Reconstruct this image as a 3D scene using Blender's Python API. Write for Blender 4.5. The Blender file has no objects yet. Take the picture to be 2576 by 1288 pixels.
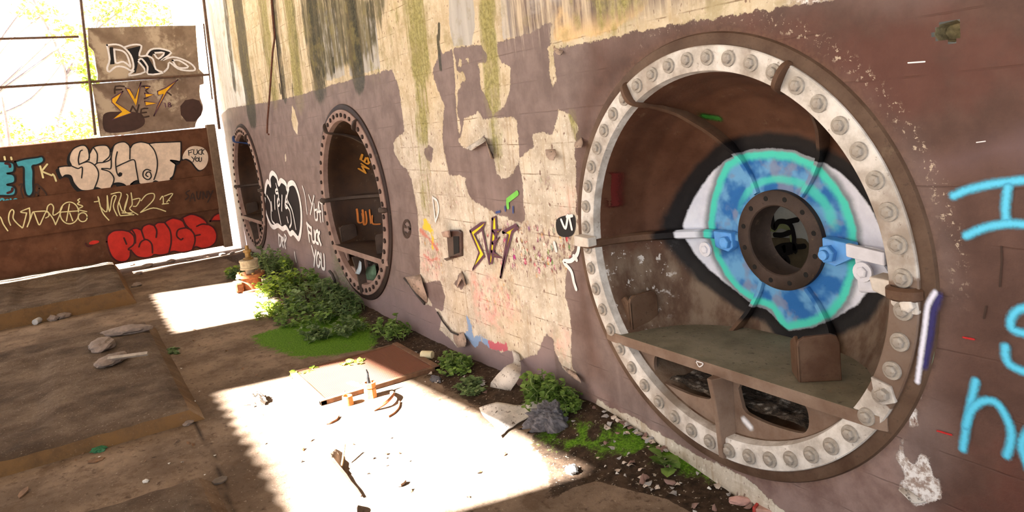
import bpy, bmesh, math, random
import numpy as np
from mathutils import Vector
from mathutils.geometry import tessellate_polygon
random.seed(7); np.random.seed(7)
PI = math.pi
C = bpy.context.collection
SC = bpy.context.scene

# ------------------------------------------------------------------ camera, sky, sun, exposure
W, H = 2576, 1288
FPX = 1832.74                      # focal length in pixels
PPY = -145.2                       # principal point above the frame centre
YAW, PITCH, ROLL = 1.02835, 0.11730, -0.10368
CAM = np.array([2.0049, -2.0984, 1.6270])
def cam_basis():
    fw = np.array([-math.sin(YAW)*math.cos(PITCH), math.cos(YAW)*math.cos(PITCH), -math.sin(PITCH)])
    rt = np.cross(fw, [0, 0, 1.]); rt /= np.linalg.norm(rt); up = np.cross(rt, fw)
    c, s = math.cos(ROLL), math.sin(ROLL)
    return c*rt+s*up, -s*rt+c*up, fw
RT, UP, FW = cam_basis()
cd = bpy.data.cameras.new('camera'); cam = bpy.data.objects.new('camera', cd); C.objects.link(cam)
from mathutils import Matrix
cam.matrix_world = Matrix(((RT[0], UP[0], -FW[0], CAM[0]), (RT[1], UP[1], -FW[1], CAM[1]), (RT[2], UP[2], -FW[2], CAM[2]), (0, 0, 0, 1)))
cd.sensor_fit = 'HORIZONTAL'; cd.sensor_width = 36.0; cd.lens = FPX/W*36.0
cd.shift_x = 0.0; cd.shift_y = PPY/W
cd.clip_start = .05; cd.clip_end = 300
SC.camera = cam

SC.view_settings.view_transform = 'Standard'; SC.view_settings.look = 'None'
SC.view_settings.gamma = 1.0; SC.view_settings.use_curve_mapping = False
SC.view_settings.exposure = 0.0
SC.cycles.use_denoising = True
SC.cycles.max_bounces = 7; SC.cycles.diffuse_bounces = 5; SC.cycles.transparent_max_bounces = 8
SC.cycles.sample_clamp_indirect = 6.0

wd = bpy.data.worlds.new('sky'); SC.world = wd; wd.use_nodes = True
bg = wd.node_tree.nodes['Background']; bg.inputs[0].default_value = (0.95, 0.97, 1.0, 1); bg.inputs[1].default_value = 2.45

SUN_EL = math.radians(38); SUN_DX = 0.10
sl = bpy.data.lights.new('sun', 'SUN'); sl.energy = 140.0; sl.angle = math.radians(0.6); sl.color = (1.0, .975, .94)
sun = bpy.data.objects.new('sun', sl); C.objects.link(sun)
SDIR = np.array([SUN_DX, 1.0, -math.tan(SUN_EL)*math.hypot(SUN_DX, 1.0)]); SDIR /= np.linalg.norm(SDIR)
sun.rotation_euler = Vector(SDIR).to_track_quat('-Z', 'Y').to_euler()
sun.location = (-4, -9, 9)

# ------------------------------------------------------------------ place: pixel rays meet real planes
RR, ZC = 0.82, 0.98                # flange radius and centre height of the round fronts
RX = (0.0, -4.18, -8.376)          # the three fronts along the wall
XB = -9.4                          # back wall
def ray(px, py):
    return FW + (px-W/2)/FPX*RT - (py-(H/2+PPY))/FPX*UP
def hitplane(px, py, ax, v):
    d = ray(px, py); return CAM + (v-CAM[ax])/d[ax]*d
def on_wall(px, py, y=0.): return hitplane(px, py, 1, y)
def on_floor(px, py, z=0.): return hitplane(px, py, 2, z)
def on_back(px, py, x=XB): return hitplane(px, py, 0, x)
def wl(pts, y=0.):                 # pixels -> (x, z) on the right wall
    return [(lambda h: (h[0], h[2]))(on_wall(a, b, y)) for a, b in pts]
def bl(pts, x=XB):                 # pixels -> (y, z) on the back wall
    return [(lambda h: (h[1], h[2]))(on_back(a, b, x)) for a, b in pts]
def crop(ox, oy, s): return lambda pts: [(ox+a/s, oy+b/s) for a, b in pts]
K1 = crop(0, 0, 3.2203); K2 = crop(0, 340, 3.578); K3 = crop(540, 240, 2.3846); K4 = crop(900, 0, 2.0133); K5 = crop(980, 420, 2.1462)

# ------------------------------------------------------------------ numeric helpers
def sdf_poly(px, pz, poly):        # positive inside
    poly = np.asarray(poly, float); n = len(poly)
    d = np.full(px.shape, 1e9); ins = np.zeros(px.shape, bool)
    for i in range(n):
        a = poly[i]; b = poly[(i+1) % n]; e = b-a; L = max(e@e, 1e-12)
        t = np.clip(((px-a[0])*e[0]+(pz-a[1])*e[1])/L, 0, 1)
        d = np.minimum(d, (px-a[0]-t*e[0])**2+(pz-a[1]-t*e[1])**2)
        if a[1] != b[1]:
            cond = ((a[1] > pz) != (b[1] > pz)) & (px < (b[0]-a[0])*(pz-a[1])/(b[1]-a[1])+a[0])
            ins ^= cond
    d = np.sqrt(d); return np.where(ins, d, -d)
def dist_line(px, pz, line):
    line = np.asarray(line, float); d = np.full(px.shape, 1e9)
    for i in range(len(line)-1):
        a = line[i]; e = line[i+1]-a; L = max(e@e, 1e-12)
        t = np.clip(((px-a[0])*e[0]+(pz-a[1])*e[1])/L, 0, 1)
        d = np.minimum(d, (px-a[0]-t*e[0])**2+(pz-a[1]-t*e[1])**2)
    return np.sqrt(d)
def sstep(x, a, b):
    t = np.clip((x-a)/(b-a), 0, 1); return t*t*(3-2*t)
_rng = np.random.RandomState(3); _LAT = _rng.rand(256, 256)
def vnoise(x, y):
    xi = np.floor(x).astype(int); yi = np.floor(y).astype(int); fx = x-xi; fy = y-yi
    fx = fx*fx*(3-2*fx); fy = fy*fy*(3-2*fy)
    g = lambda a, b: _LAT[a & 255, b & 255]
    return (g(xi, yi)*(1-fx)+g(xi+1, yi)*fx)*(1-fy)+(g(xi, yi+1)*(1-fx)+g(xi+1, yi+1)*fx)*fy
def fbm(x, y, o=4):
    s = 0; a = .5
    for k in range(o): s = s+a*vnoise(x*2**k+17*k, y*2**k+5*k); a *= .5
    return s
def smooth_path(pts, sub=6, closed=False):
    P = [np.asarray(p, float) for p in pts]; n = len(P)
    if n < 3: return P
    out = []
    rng = range(n) if closed else range(n-1)
    for i in rng:
        p0 = P[(i-1) % n] if closed or i > 0 else P[0]; p1 = P[i]; p2 = P[(i+1) % n]
        p3 = P[(i+2) % n] if closed or i+2 < n else P[-1]
        for k in range(sub):
            t = k/sub
            out.append(.5*((2*p1)+(-p0+p2)*t+(2*p0-5*p1+4*p2-p3)*t*t+(-p0+3*p1-3*p2+p3)*t**3))
    if not closed: out.append(P[-1])
    return out

# ------------------------------------------------------------------ mesh helpers
def mk(name, v, f, mat=None, parent=None, smooth=False, attrs=None, loc=None):
    me = bpy.data.meshes.new(name); me.from_pydata([tuple(map(float, a)) for a in v], [], [tuple(a) for a in f]); me.update()
    if smooth: me.polygons.foreach_set('use_smooth', [True]*len(me.polygons))
    if attrs:
        for k, a in attrs.items():
            at = me.attributes.new(k, 'FLOAT', 'POINT'); at.data.foreach_set('value', np.asarray(a, np.float32))
    o = bpy.data.objects.new(name, me); C.objects.link(o)
    if mat:
        for m in (mat if isinstance(mat, (list, tuple)) else [mat]): me.materials.append(m)
    if parent: o.parent = parent
    if loc is not None: o.location = loc
    return o
def tag(o, label=None, cat=None, group=None, kind=None):
    if label: o['label'] = label
    if cat: o['category'] = cat
    if group: o['group'] = group
    if kind: o['kind'] = kind
    return o
def thing(name, label, cat, loc=(0, 0, 0), rz=0, group=None):
    o = bpy.data.objects.new(name, None); C.objects.link(o); o.empty_display_size = .1
    o.location = loc; o.rotation_euler = (0, 0, rz)
    return tag(o, label, cat, group)
class MB:
    def __init__(s): s.v = []; s.f = []
    def add(s, v, f):
        b = len(s.v); s.v += [tuple(a) for a in v]; s.f += [tuple(b+i for i in q) for q in f]; return s
    def box(s, a, b):
        x0, y0, z0 = a; x1, y1, z1 = b
        return s.add([(x0,y0,z0),(x1,y0,z0),(x1,y1,z0),(x0,y1,z0),(x0,y0,z1),(x1,y0,z1),(x1,y1,z1),(x0,y1,z1)],
                     [(0,3,2,1),(4,5,6,7),(0,1,5,4),(1,2,6,5),(2,3,7,6),(3,0,4,7)])
    def lathe(s, prof, seg=48, ax='y', c=(0,0,0), cap=False):
        n = len(prof); v = []; f = []
        for k in range(seg):
            a = 2*PI*k/seg
            for r, h in prof:
                if ax == 'y': v.append((c[0]+r*math.cos(a), c[1]+h, c[2]+r*math.sin(a)))
                else: v.append((c[0]+r*math.cos(a), c[1]+r*math.sin(a), c[2]+h))
        for k in range(seg):
            k2 = (k+1) % seg
            for i in range(n-1):
                q = (k*n+i, k2*n+i, k2*n+i+1, k*n+i+1)
                f.append(q if ax == 'z' else q[::-1])
        if cap:
            f.append(tuple(k*n+n-1 for k in range(seg))); f.append(tuple(k*n for k in range(seg))[::-1])
        return s.add(v, f)
    def tube(s, path, r, seg=8, cap=True):
        P = [Vector([float(q) for q in p]) for p in path]; n = len(P); v = []; f = []
        rad = r if isinstance(r, (list, tuple)) else [r]*n
        ref = None
        for i in range(n):
            t = (P[min(i+1, n-1)]-P[max(i-1, 0)]).normalized()
            if ref is None: ref = Vector((0,0,1)) if abs(t.z) < .9 else Vector((1,0,0))
            u = t.cross(ref).normalized(); w = u.cross(t).normalized(); ref = w
            for k in range(seg):
                a = 2*PI*k/seg; v.append(P[i]+float(rad[i])*(math.cos(a)*u+math.sin(a)*w))
        for i in range(n-1):
            for k in range(seg):
                k2 = (k+1) % seg; f.append((i*seg+k, i*seg+k2, (i+1)*seg+k2, (i+1)*seg+k))
        if cap: f.append(tuple(range(seg))[::-1]); f.append(tuple((n-1)*seg+k for k in range(seg)))
        return s.add(v, f)
    def prism(s, poly, to3, d0, d1, holes=()):      # outline in 2D given thickness; to3(u, v, d) -> point
        loops = [list(poly)]+[list(h) for h in holes]
        tri = tessellate_polygon([[Vector((a, b, 0)) for a, b in L] for L in loops])
        flat = [p for L in loops for p in L]; n = len(flat)
        v = [to3(a, b, d0) for a, b in flat]+[to3(a, b, d1) for a, b in flat]
        f = [tuple(t) for t in tri]+[tuple(i+n for i in t)[::-1] for t in tri]
        o = 0
        for L in loops:
            m = len(L)
            for i in range(m): j = (i+1) % m; f.append((o+i, o+j, n+o+j, n+o+i))
            o += m
        return s.add(v, f)
    def build(s, name, mat=None, parent=None, smooth=False, bevel=0, **k):
        o = mk(name, s.v, s.f, mat, parent, smooth, **k)
        bm = bmesh.new(); bm.from_mesh(o.data); bmesh.ops.recalc_face_normals(bm, faces=bm.faces); bm.to_mesh(o.data); bm.free()
        if bevel:
            m = o.modifiers.new('bevel', 'BEVEL'); m.width = bevel; m.segments = 2; m.limit_method = 'ANGLE'; m.angle_limit = .7
        if smooth:
            with_angle(o)
        return o
def with_angle(o, ang=.7):
    try: o.data.set_sharp_from_angle(angle=ang)
    except Exception: pass

# ------------------------------------------------------------------ material helpers
def lin(v):
    v /= 255.; return v/12.92 if v <= .04045 else ((v+.055)/1.055)**2.4
def rgb(r, g, b, k=1.0): return (lin(r)*k, lin(g)*k, lin(b)*k, 1)
class G:
    def __init__(s, name):
        s.mat = bpy.data.materials.new(name); s.mat.use_nodes = True; s.nt = s.mat.node_tree
        s.b = s.nt.nodes['Principled BSDF']; s.out = s.nt.nodes['Material Output']; s.co = None
    def n(s, t): return s.nt.nodes.new(t)
    def put(s, sock, val):
        if isinstance(val, bpy.types.NodeSocket): s.nt.links.new(val, sock)
        else: sock.default_value = val
    def obj(s):
        if s.co is None: s.co = s.n('ShaderNodeTexCoord').outputs['Object']
        return s.co
    def map(s, scale=(1,1,1), loc=(0,0,0), src=None):
        m = s.n('ShaderNodeMapping'); s.put(m.inputs[0], src or s.obj()); m.inputs[3].default_value = scale; m.inputs[1].default_value = loc
        return m.outputs[0]
    def attr(s, name):
        a = s.n('ShaderNodeAttribute'); a.attribute_name = name; return a.outputs['Fac']
    def noise(s, scale, detail=5, rough=.6, vec=None, dist=0.):
        t = s.n('ShaderNodeTexNoise'); s.put(t.inputs['Vector'], vec or s.obj()); t.inputs['Scale'].default_value = scale
        t.inputs['Detail'].default_value = detail; t.inputs['Roughness'].default_value = rough; t.inputs['Distortion'].default_value = dist
        return t.outputs[0]
    def vor(s, scale, vec=None, feat='F1', col=False):
        t = s.n('ShaderNodeTexVoronoi'); t.feature = feat; s.put(t.inputs['Vector'], vec or s.obj()); t.inputs['Scale'].default_value = scale
        return t.outputs['Color' if col else 'Distance']
    def m(s, op, a, b=0., c=0.):
        t = s.n('ShaderNodeMath'); t.operation = op; s.put(t.inputs[0], a); s.put(t.inputs[1], b); s.put(t.inputs[2], c); return t.outputs[0]
    def ss(s, x, a, b, lo=0., hi=1.):
        t = s.n('ShaderNodeMapRange'); t.interpolation_type = 'SMOOTHSTEP'; s.put(t.inputs[0], x)
        for i, v in ((1, a), (2, b), (3, lo), (4, hi)): t.inputs[i].default_value = v
        return t.outputs[0]
    def mix(s, f, a, b, mode='MIX'):
        t = s.n('ShaderNodeMix'); t.data_type = 'RGBA'; t.blend_type = mode
        s.put(t.inputs[0], f); s.put(t.inputs[6], a); s.put(t.inputs[7], b); return t.outputs[2]
    def sep(s, vec=None):
        t = s.n('ShaderNodeSeparateXYZ'); s.put(t.inputs[0], vec or s.obj()); return t.outputs
    def bump(s, h, strength=.5, dist=.01):
        t = s.n('ShaderNodeBump'); s.put(t.inputs['Height'], h); t.inputs['Strength'].default_value = strength; t.inputs['Distance'].default_value = dist
        return t.outputs[0]
    def done(s, col, rough=.8, normal=None, metal=0., alpha=None, trans=None, spec=None):
        s.put(s.b.inputs['Base Color'], col); s.put(s.b.inputs['Roughness'], rough); s.put(s.b.inputs['Metallic'], metal)
        if normal is not None: s.put(s.b.inputs['Normal'], normal)
        if alpha is not None: s.put(s.b.inputs['Alpha'], alpha)
        if spec is not None: s.b.inputs['Specular IOR Level'].default_value = spec
        if trans is not None:
            t = s.n('ShaderNodeBsdfTranslucent'); s.put(t.inputs[0], col); x = s.n('ShaderNodeMixShader'); x.inputs[0].default_value = trans
            s.nt.links.new(s.b.outputs[0], x.inputs[1]); s.nt.links.new(t.outputs[0], x.inputs[2]); s.nt.links.new(x.outputs[0], s.out.inputs[0])
        return s.mat
def simple(name, col, rough=.8, var=.25, scale=14, metal=0., dirt=None, dirt_amt=.5, bump=.3, trans=None, spec=None):
    g = G(name); n1 = g.noise(scale, 6, .65); dark = tuple(c*(1-var) for c in col[:3])+(1,); lite = tuple(min(1, c*(1+var)) for c in col[:3])+(1,)
    c = g.mix(g.ss(n1, .3, .7), dark, lite)
    if dirt: c = g.mix(g.m('MULTIPLY', g.ss(g.noise(scale*.35, 6, .7), .45, .62), dirt_amt), c, dirt)
    return g.done(c, rough, g.bump(n1, bump, .006) if bump else None, metal, trans=trans, spec=spec)

# ------------------------------------------------------------------ floor
def axis_cols(x0, x1, fine, far):
    xs = [x1]
    while xs[-1] > x0: xs.append(xs[-1]-max(fine, far*(abs(xs[-1]-CAM[0])-.8)))
    xs[-1] = x0
    return np.array(xs[::-1])
def grid(us, vs):
    nu, nv = len(us), len(vs); U, V = np.meshgrid(us, vs)
    idx = np.arange(nu*nv).reshape(nv, nu)
    f = np.stack([idx[:-1,:-1], idx[:-1,1:], idx[1:,1:], idx[1:,:-1]], -1).reshape(-1, 4)
    return U.ravel(), V.ravel(), f
def grid_mesh(name, co, f, mat, attrs, smooth=True):
    used = np.unique(f); remap = np.full(len(co), -1); remap[used] = np.arange(len(used)); f = remap[f]; co = co[used]
    me = bpy.data.meshes.new(name); me.vertices.add(len(co)); me.vertices.foreach_set('co', co.astype(np.float32).ravel())
    me.loops.add(f.size); me.loops.foreach_set('vertex_index', f.astype(np.int32).ravel())
    me.polygons.add(len(f)); me.polygons.foreach_set('loop_start', np.arange(0, f.size, 4, dtype=np.int32))
    me.update(calc_edges=True); me.validate()
    if smooth: me.polygons.foreach_set('use_smooth', [True]*len(me.polygons))
    for k, a in attrs.items():
        at = me.attributes.new(k, 'FLOAT', 'POINT'); at.data.foreach_set('value', np.asarray(a, np.float32)[used])
    o = bpy.data.objects.new(name, me); C.objects.link(o); me.materials.append(mat); return o

PIT = [on_floor(*q)[:2] for q in K2([])] or [on_floor(*q)[:2] for q in [(838,1140),(856,1122),(868,1127),(882,1136),(878,1160),(879,1185),(880,1193),(870,1198),(850,1182),(838,1165)]]
def wall_bank(x):                  # earth heaped against the foot of the right wall
    return np.interp(x, [-9.2,-6.5,-4.5,-3.0,-2.2,-1.6,-1.3,-.86,-.56,-.31,-.08,.12,.6], [.03,.05,.05,.03,.03,.06,.10,.12,.085,.05,.012,-.01,-.02])
def floor_h(x, y):
    x = np.asarray(x, float); y = np.asarray(y, float)
    d = np.maximum(0, -y)
    h = wall_bank(x)*np.exp(-(d/.22)**2)*(x > -9.3)
    h = h+.010*(fbm(x*3.1, y*3.1)-.47)+.014*np.exp(-(d/.45)**2)*(fbm(x*11, y*11)-.47)
    return h
FXS = axis_cols(-13, 2.6, .016, .0042); FYS = np.concatenate([np.arange(-22, -6, 1.), np.arange(-6, -3.4, .1), np.arange(-3.4, .02, .018)])
fx, fy, ff = grid(FXS, FYS)
fh = floor_h(fx, fy)
pit_d = sdf_poly(fx, fy, PIT); fh = fh-.11*sstep(pit_d, -.002, .02)
d = -fy
moss_poly = [on_floor(*q)[:2] for q in [(625,845),(700,822),(780,800),(900,790),(960,850),(940,880),(850,895),(760,905),(690,888),(640,868)]]
moss2 = [on_floor(*q)[:2] for q in [(1260,1085),(1330,1050),(1420,1090),(1560,1100),(1720,1150),(1860,1230),(1800,1240),(1640,1190),(1500,1165),(1380,1140)]]
a_moss = np.maximum(sstep(sdf_poly(fx, fy, moss_poly), -.10, .12), .75*sstep(sdf_poly(fx, fy, moss2), -.10, .10)*sstep(fbm(fx*5, fy*5), .38, .56))
a_soil = np.clip(sstep(np.interp(fx, [-3, -1., -.45, 0], [.36, .33, .60, .85])-d+.35*(fbm(fx*1.7, fy*1.7)-.5), -.12, .18)*(fx > -8.9), 0, 1)
slabp = [on_floor(*q)[:2] for q in [(1360,1290),(1400,1255),(1440,1228),(1500,1212),(1580,1235),(1680,1260),(1760,1300),(1400,1400)]]
a_soil *= 1-sstep(sdf_poly(fx, fy, slabp), -.02, .02)
a_dark = sstep(fbm(fx*1.3+9, fy*1.3), .42, .62)*.7
crack = [on_floor(*q)[:2] for q in [(487,1060),(520,1115),(540,1150),(560,1205),(575,1250),(600,1300)]]
a_crack = 1-sstep(dist_line(fx, fy, crack)+.006*(fbm(fx*30, fy*30)-.5), .002, .012)
g = G('concrete_floor')
n1 = g.noise(2.2, 8, .62); n2 = g.noise(22, 8, .7); n3 = g.noise(90, 4, .7)
conc = g.mix(g.ss(n1, .35, .65), rgb(100,84,70), rgb(138,119,102))
conc = g.mix(g.m('MULTIPLY', g.attr('dark'), .5), conc, rgb(62,50,40))
conc = g.mix(g.ss(n2, .52, .72), conc, rgb(70,56,45))
conc = g.mix(g.m('MULTIPLY', g.ss(g.noise(5, 8, .72), .50, .62), .55), conc, rgb(84,66,50))
conc = g.mix(g.m('MULTIPLY', g.ss(g.noise(50, 4, .65), .62, .70), .6), conc, rgb(164,150,134))
soil = g.mix(g.ss(n2, .3, .7), rgb(36,27,19), rgb(74,58,45))
soil = g.mix(g.ss(g.noise(60, 3, .6), .62, .70), soil, rgb(160,148,132))
sm = g.ss(g.m('ADD', g.attr('soil'), g.m('MULTIPLY', g.m('SUBTRACT', n2, .5), .9)), .42, .58)
col = g.mix(sm, conc, soil)
mm = g.ss(g.m('ADD', g.attr('moss'), g.m('MULTIPLY', g.m('SUBTRACT', g.noise(11, 8, .78), .5), 2.2)), .40, .85)
col = g.mix(mm, col, g.mix(g.ss(n3, .35, .65), rgb(54,88,12), rgb(98,138,34)))
col = g.mix(g.m('MULTIPLY', g.attr('crack'), .85), col, rgb(34,26,20))
hh = g.m('ADD', g.m('MULTIPLY', n2, .6), g.m('MULTIPLY', n3, .25))
M_floor = g.done(col, .93, g.bump(hh, .7, .012), spec=.15)
keep = np.ones(len(ff), bool)
floor = grid_mesh('floor', np.stack([fx, fy, fh], 1), ff, M_floor, dict(moss=a_moss, soil=a_soil, dark=a_dark, crack=a_crack))
tag(floor, kind='structure', label='cracked dusty concrete floor with moss and soil along the wall')
g = G('outside_soil'); n1 = g.noise(.6, 6, .7)
M_out = g.done(g.mix(g.ss(n1, .35, .65), rgb(150,135,105), rgb(190,176,145)), .95, g.bump(g.noise(9), .5, .03))
og = MB(); og.add([(-60,-60,-.06),(40,-60,-.06),(40,-21.5,-.06),(-60,-21.5,-.06)], [(0,1,2,3)]); og.add([(-60,-21.5,-.06),(-12.5,-21.5,-.06),(-12.5,30,-.06),(-60,30,-.06)], [(0,1,2,3)])
tag(og.build('ground', M_out), kind='structure')

# ------------------------------------------------------------------ right wall: layered paint over board-marked concrete
WXS = axis_cols(-13, 2.2, .011, .0032); WZS = np.concatenate([np.arange(-.15, 2.6, .0125), np.arange(2.6, 4.63, .03)])
wx, wz, wf = grid(WXS, WZS)
cx = wx[wf].mean(1); cz = wz[wf].mean(1)
hole = np.zeros(len(wf), bool)
for X in RX: hole |= np.hypot(cx-X, cz-ZC) < .79
BOXH = wl(K5([(318,345),(330,338),(385,338),(398,352),(398,480),(360,490),(325,495)]))
NICHE = wl([(2352,72),(2362,62),(2405,50),(2418,58),(2418,98),(2400,106),(2360,104),(2348,88)])
SLIT = wl([(1098,66),(1106,60),(1113,75),(1112,92),(1100,95)])
hole |= sdf_poly(cx, cz, NICHE) > 0
wf = wf[~hole]
def allwall(top): return wl(top)+[(3, -1), (-13.5, -1), (-13.5, wl(top[:1])[0][1])]
BROWN = allwall([(535,222),(548,298),(560,285),(575,272),(600,268),(640,262),(700,252),(735,243),(760,238),(790,228),(815,222),(840,212),(870,204),(900,195),(940,186),(985,174),(1060,160),(1095,165),(1105,140),(1140,122),(1190,112),(1215,116),(1258,104),(1290,97),(1330,84),(1372,62),(1388,60),(1384,95),(1392,125),(1450,112),(1520,98),(1640,72),(1800,45),(2040,5),(2300,-40),(2576,-85),(2900,-140)])
BL = wl([(985,150),(988,180),(1003,215),(1012,280),(1018,330),(1000,345),(990,360),(992,385),(1010,415),(1022,425),(1035,450),(1043,490),(1050,530),(1055,600),(1057,690),(1030,697),(1018,704),(1042,735),(1066,765),(1090,770),(1112,800),(1105,830),(1130,850),(1150,875),(1165,870),(1175,850),(1195,875),(1210,860),(1240,880),(1262,885),(1290,882),(1310,905),(1345,893),(1358,880),(1362,860),(1376,842),(1392,850),(1393,880),(1405,905),(1420,930),(1440,945),(1452,940),(1440,925),(1436,880),(1438,830),(1432,790),(1422,740),(1424,690),(1430,655),(1455,600),(1480,585),(1462,560),(1449,531),(1451,497),(1449,422),(1446,373),(1454,318),(1437,290),(1427,283),(1405,276),(1400,300),(1389,343),(1369,330),(1341,338),(1342,370),(1330,380),(1307,397),(1307,415),(1312,437),(1317,497),(1322,556),(1312,561),(1248,539),(1218,521),(1186,502),(1173,472),(1172,450),(1155,440),(1138,442),(1131,440),(1118,387),(1113,348),(1118,263),(1091,199),(1091,144),(1095,100),(1085,60),(985,60)])
BM = wl([(1203,276),(1215,298),(1228,300),(1287,293),(1300,303),(1305,348),(1307,378),(1307,410),(1297,425),(1285,440),(1268,452),(1250,440),(1243,397),(1230,365),(1218,343),(1198,367),(1173,375),(1151,355),(1160,340),(1168,298),(1195,288)])
BP = wl([(1188,90),(1215,120),(1225,140),(1225,158),(1203,159),(1210,223),(1228,258),(1240,290),(1267,268),(1282,233),(1285,169),(1262,158),(1253,140),(1250,112),(1258,90)])
CHIPS = [wl(q) for q in (
    [(1138,120),(1147,150),(1150,200),(1160,215),(1151,235),(1152,290),(1161,325),(1155,335),(1147,280),(1145,200)],
    [(1150,180),(1165,180),(1172,200),(1155,215)], [(1155,148),(1162,150),(1160,168),(1153,165)], [(1172,150),(1180,142),(1178,160)],
    [(735,262),(742,280),(750,310),(748,340),(738,325),(733,300)], [(716,390),(719,385),(720,405),(717,408)],
    [(1380,120),(1390,110),(1400,200),(1392,218),(1384,190)],
    [(2262,1120),(2270,1105),(2280,1150),(2300,1165),(2312,1140),(2328,1150),(2345,1175),(2350,1200),(2366,1205),(2365,1255),(2330,1268),(2300,1272),(2290,1240),(2262,1235),(2266,1215),(2280,1205),(2268,1180),(2258,1150)],
    [(2283,1040),(2300,1010),(2312,1068),(2290,1072)], [(2306,960),(2316,950),(2313,1005),(2305,1000)],
    [(1500,1000),(1530,1022),(1560,1036),(1600,1052),(1640,1080),(1700,1112),(1760,1150),(1812,1168),(1880,1205),(1990,1300),(1880,1320),(1500,1022)])]
EXTRA = [wl(q) for q in ([(1066,383),(1080,365),(1090,375),(1086,405),(1078,408)], [(1140,715),(1162,680),(1175,715),(1160,728)],
    [(1100,145),(1110,120),(1118,190),(1108,200)], [(1062,712),(1108,705),(1120,745),(1113,785),(1090,772),(1075,745)])]
sb = sdf_poly(wx, wz, BROWN)
for q in [BL, BM, BP]+CHIPS: sb = np.minimum(sb, -sdf_poly(wx, wz, q))
for q in EXTRA: sb = np.maximum(sb, sdf_poly(wx, wz, q))
for X in RX: # paint stays around the flanges
    pass
GREY = [wl(q) for q in ([(1128,-60),(1130,60),(1140,118),(1188,112),(1195,60),(1188,-60)], [(1258,-60),(1265,100),(1330,84),(1372,62),(1400,22),(1420,2),(1500,-12),(1500,-60)],
    [(868,60),(905,52),(944,38),(957,172),(925,182),(880,192),(872,120)], [(790,40),(840,20),(862,150),(868,190),(820,205)])]
sg = np.full(wx.shape, -9.)
for q in GREY: sg = np.maximum(sg, sdf_poly(wx, wz, q))
PALE = wl([(470,-60),(556,-60),(575,60),(588,150),(612,200),(628,262),(545,300),(520,120)])
sp = sdf_poly(wx, wz, PALE)
TAN = wl([(1400,20),(1440,8),(1520,-5),(1640,0),(1600,40),(1500,90),(1420,105),(1392,100),(1395,60)])
st = sdf_poly(wx, wz, TAN)
def streak(lines):
    a = np.zeros(wx.shape)
    for pts, w, amt in lines:
        a = np.maximum(a, amt*(1-sstep(dist_line(wx, wz, wl(pts))+.06*(fbm(wx*6, wz*1.5)-.5), w*.35, w)))
    return a
a_mold = streak([([(722,-40),(740,120),(752,245)], .27, 1), ([(655,-40),(674,120),(690,235)], .30, .85), ([(1035,-30),(1045,60),(1058,170)], .24, .95), ([(1055,150),(1062,250),(1060,330)], .18, .85), ([(1060,330),(1068,450),(1072,520)], .15, .6),
    ([(1222,-40),(1228,60),(1236,150),(1242,260)], .14, .95), ([(1250,310),(1258,400)], .12, .65), ([(800,-40),(812,120),(812,180)], .25, .6), ([(985,-20),(1000,120)], .18, .45), ([(1440,290),(1452,340)], .05, .9), ([(1440,0),(1452,60)], .07, .6), ([(1500,-20),(1520,30)], .12, .7), ([(930,160),(950,190)], .10, .6), ([(1600,-40),(1560,20)], .2, .6)])
a_blk = streak([([(592,-40),(614,140),(631,274)], .36, 1.15), ([(562,-30),(578,120),(590,215)], .16, .75), ([(686,-30),(702,120),(716,240)], .13, .7), ([(780,-30),(792,120),(803,215)], .28, .85), ([(874,-40),(890,80),(902,190)], .21, 1.1), ([(925,20),(938,150)], .06, .6), ([(1104,62),(1104,95)], .035, 1.2), ([(1101,95),(1108,170)], .05, .8), ([(838,150),(841,180)], .035, 1.2), ([(660,60),(668,200)], .08, .4), ([(735,-20),(752,150)], .14, .5), ([(735,212),(738,245)], .03, 1), ([(703,215),(706,232)], .03, 1)])
def blob(polys, s): 
    a = np.zeros(wx.shape)
    for q, amt in polys: a = np.maximum(a, amt*sstep(sdf_poly(wx, wz, wl(q)), -s, s))
    return a
a_spk = blob([([(1180,590),(1260,560),(1440,570),(1450,640),(1420,700),(1330,690),(1240,660)], 1), ([(1060,560),(1110,600),(1120,700),(1070,690)], .5), ([(1180,690),(1300,700),(1330,790),(1220,800)], .5), ([(1355,450),(1385,455),(1380,480)], .8), ([(1060,420),(1160,450),(1150,540),(1070,520)], .25)], .06)
a_pink = blob([([(1185,690),(1250,700),(1300,790),(1260,830),(1200,800)], .8), ([(1390,840),(1430,830),(1440,910),(1405,900)], .6), ([(1060,640),(1105,640),(1100,700),(1065,690)], .6), ([(1400,480),(1445,480),(1445,560),(1410,550)], .4)], .07)
a_blue = blob([([(1160,830),(1200,840),(1250,870),(1230,890),(1160,865)], 1), ([(1170,790),(1185,800),(1195,850),(1180,850)], 1)], .07)
a_red = blob([([(1228,855),(1275,862),(1278,890),(1230,882)], 1)], .05)
a_yel = blob([([(1060,545),(1085,555),(1095,600),(1090,625),(1080,590),(1062,575)], .95)], .07)
a_redl = streak([([(1058,580),(1075,595),(1090,615),(1102,628)], .02, .9), ([(1065,640),(1085,655),(1100,650)], .012, .8)])
WEA = wl([(745,-60),(985,-60),(968,60),(955,175),(940,188),(790,236),(765,150)])
a_wea = 1.25*sstep(sdf_poly(wx, wz, WEA)+.3*(fbm(wx*3, wz*1.2)-.5), -.05, .15)
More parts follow.
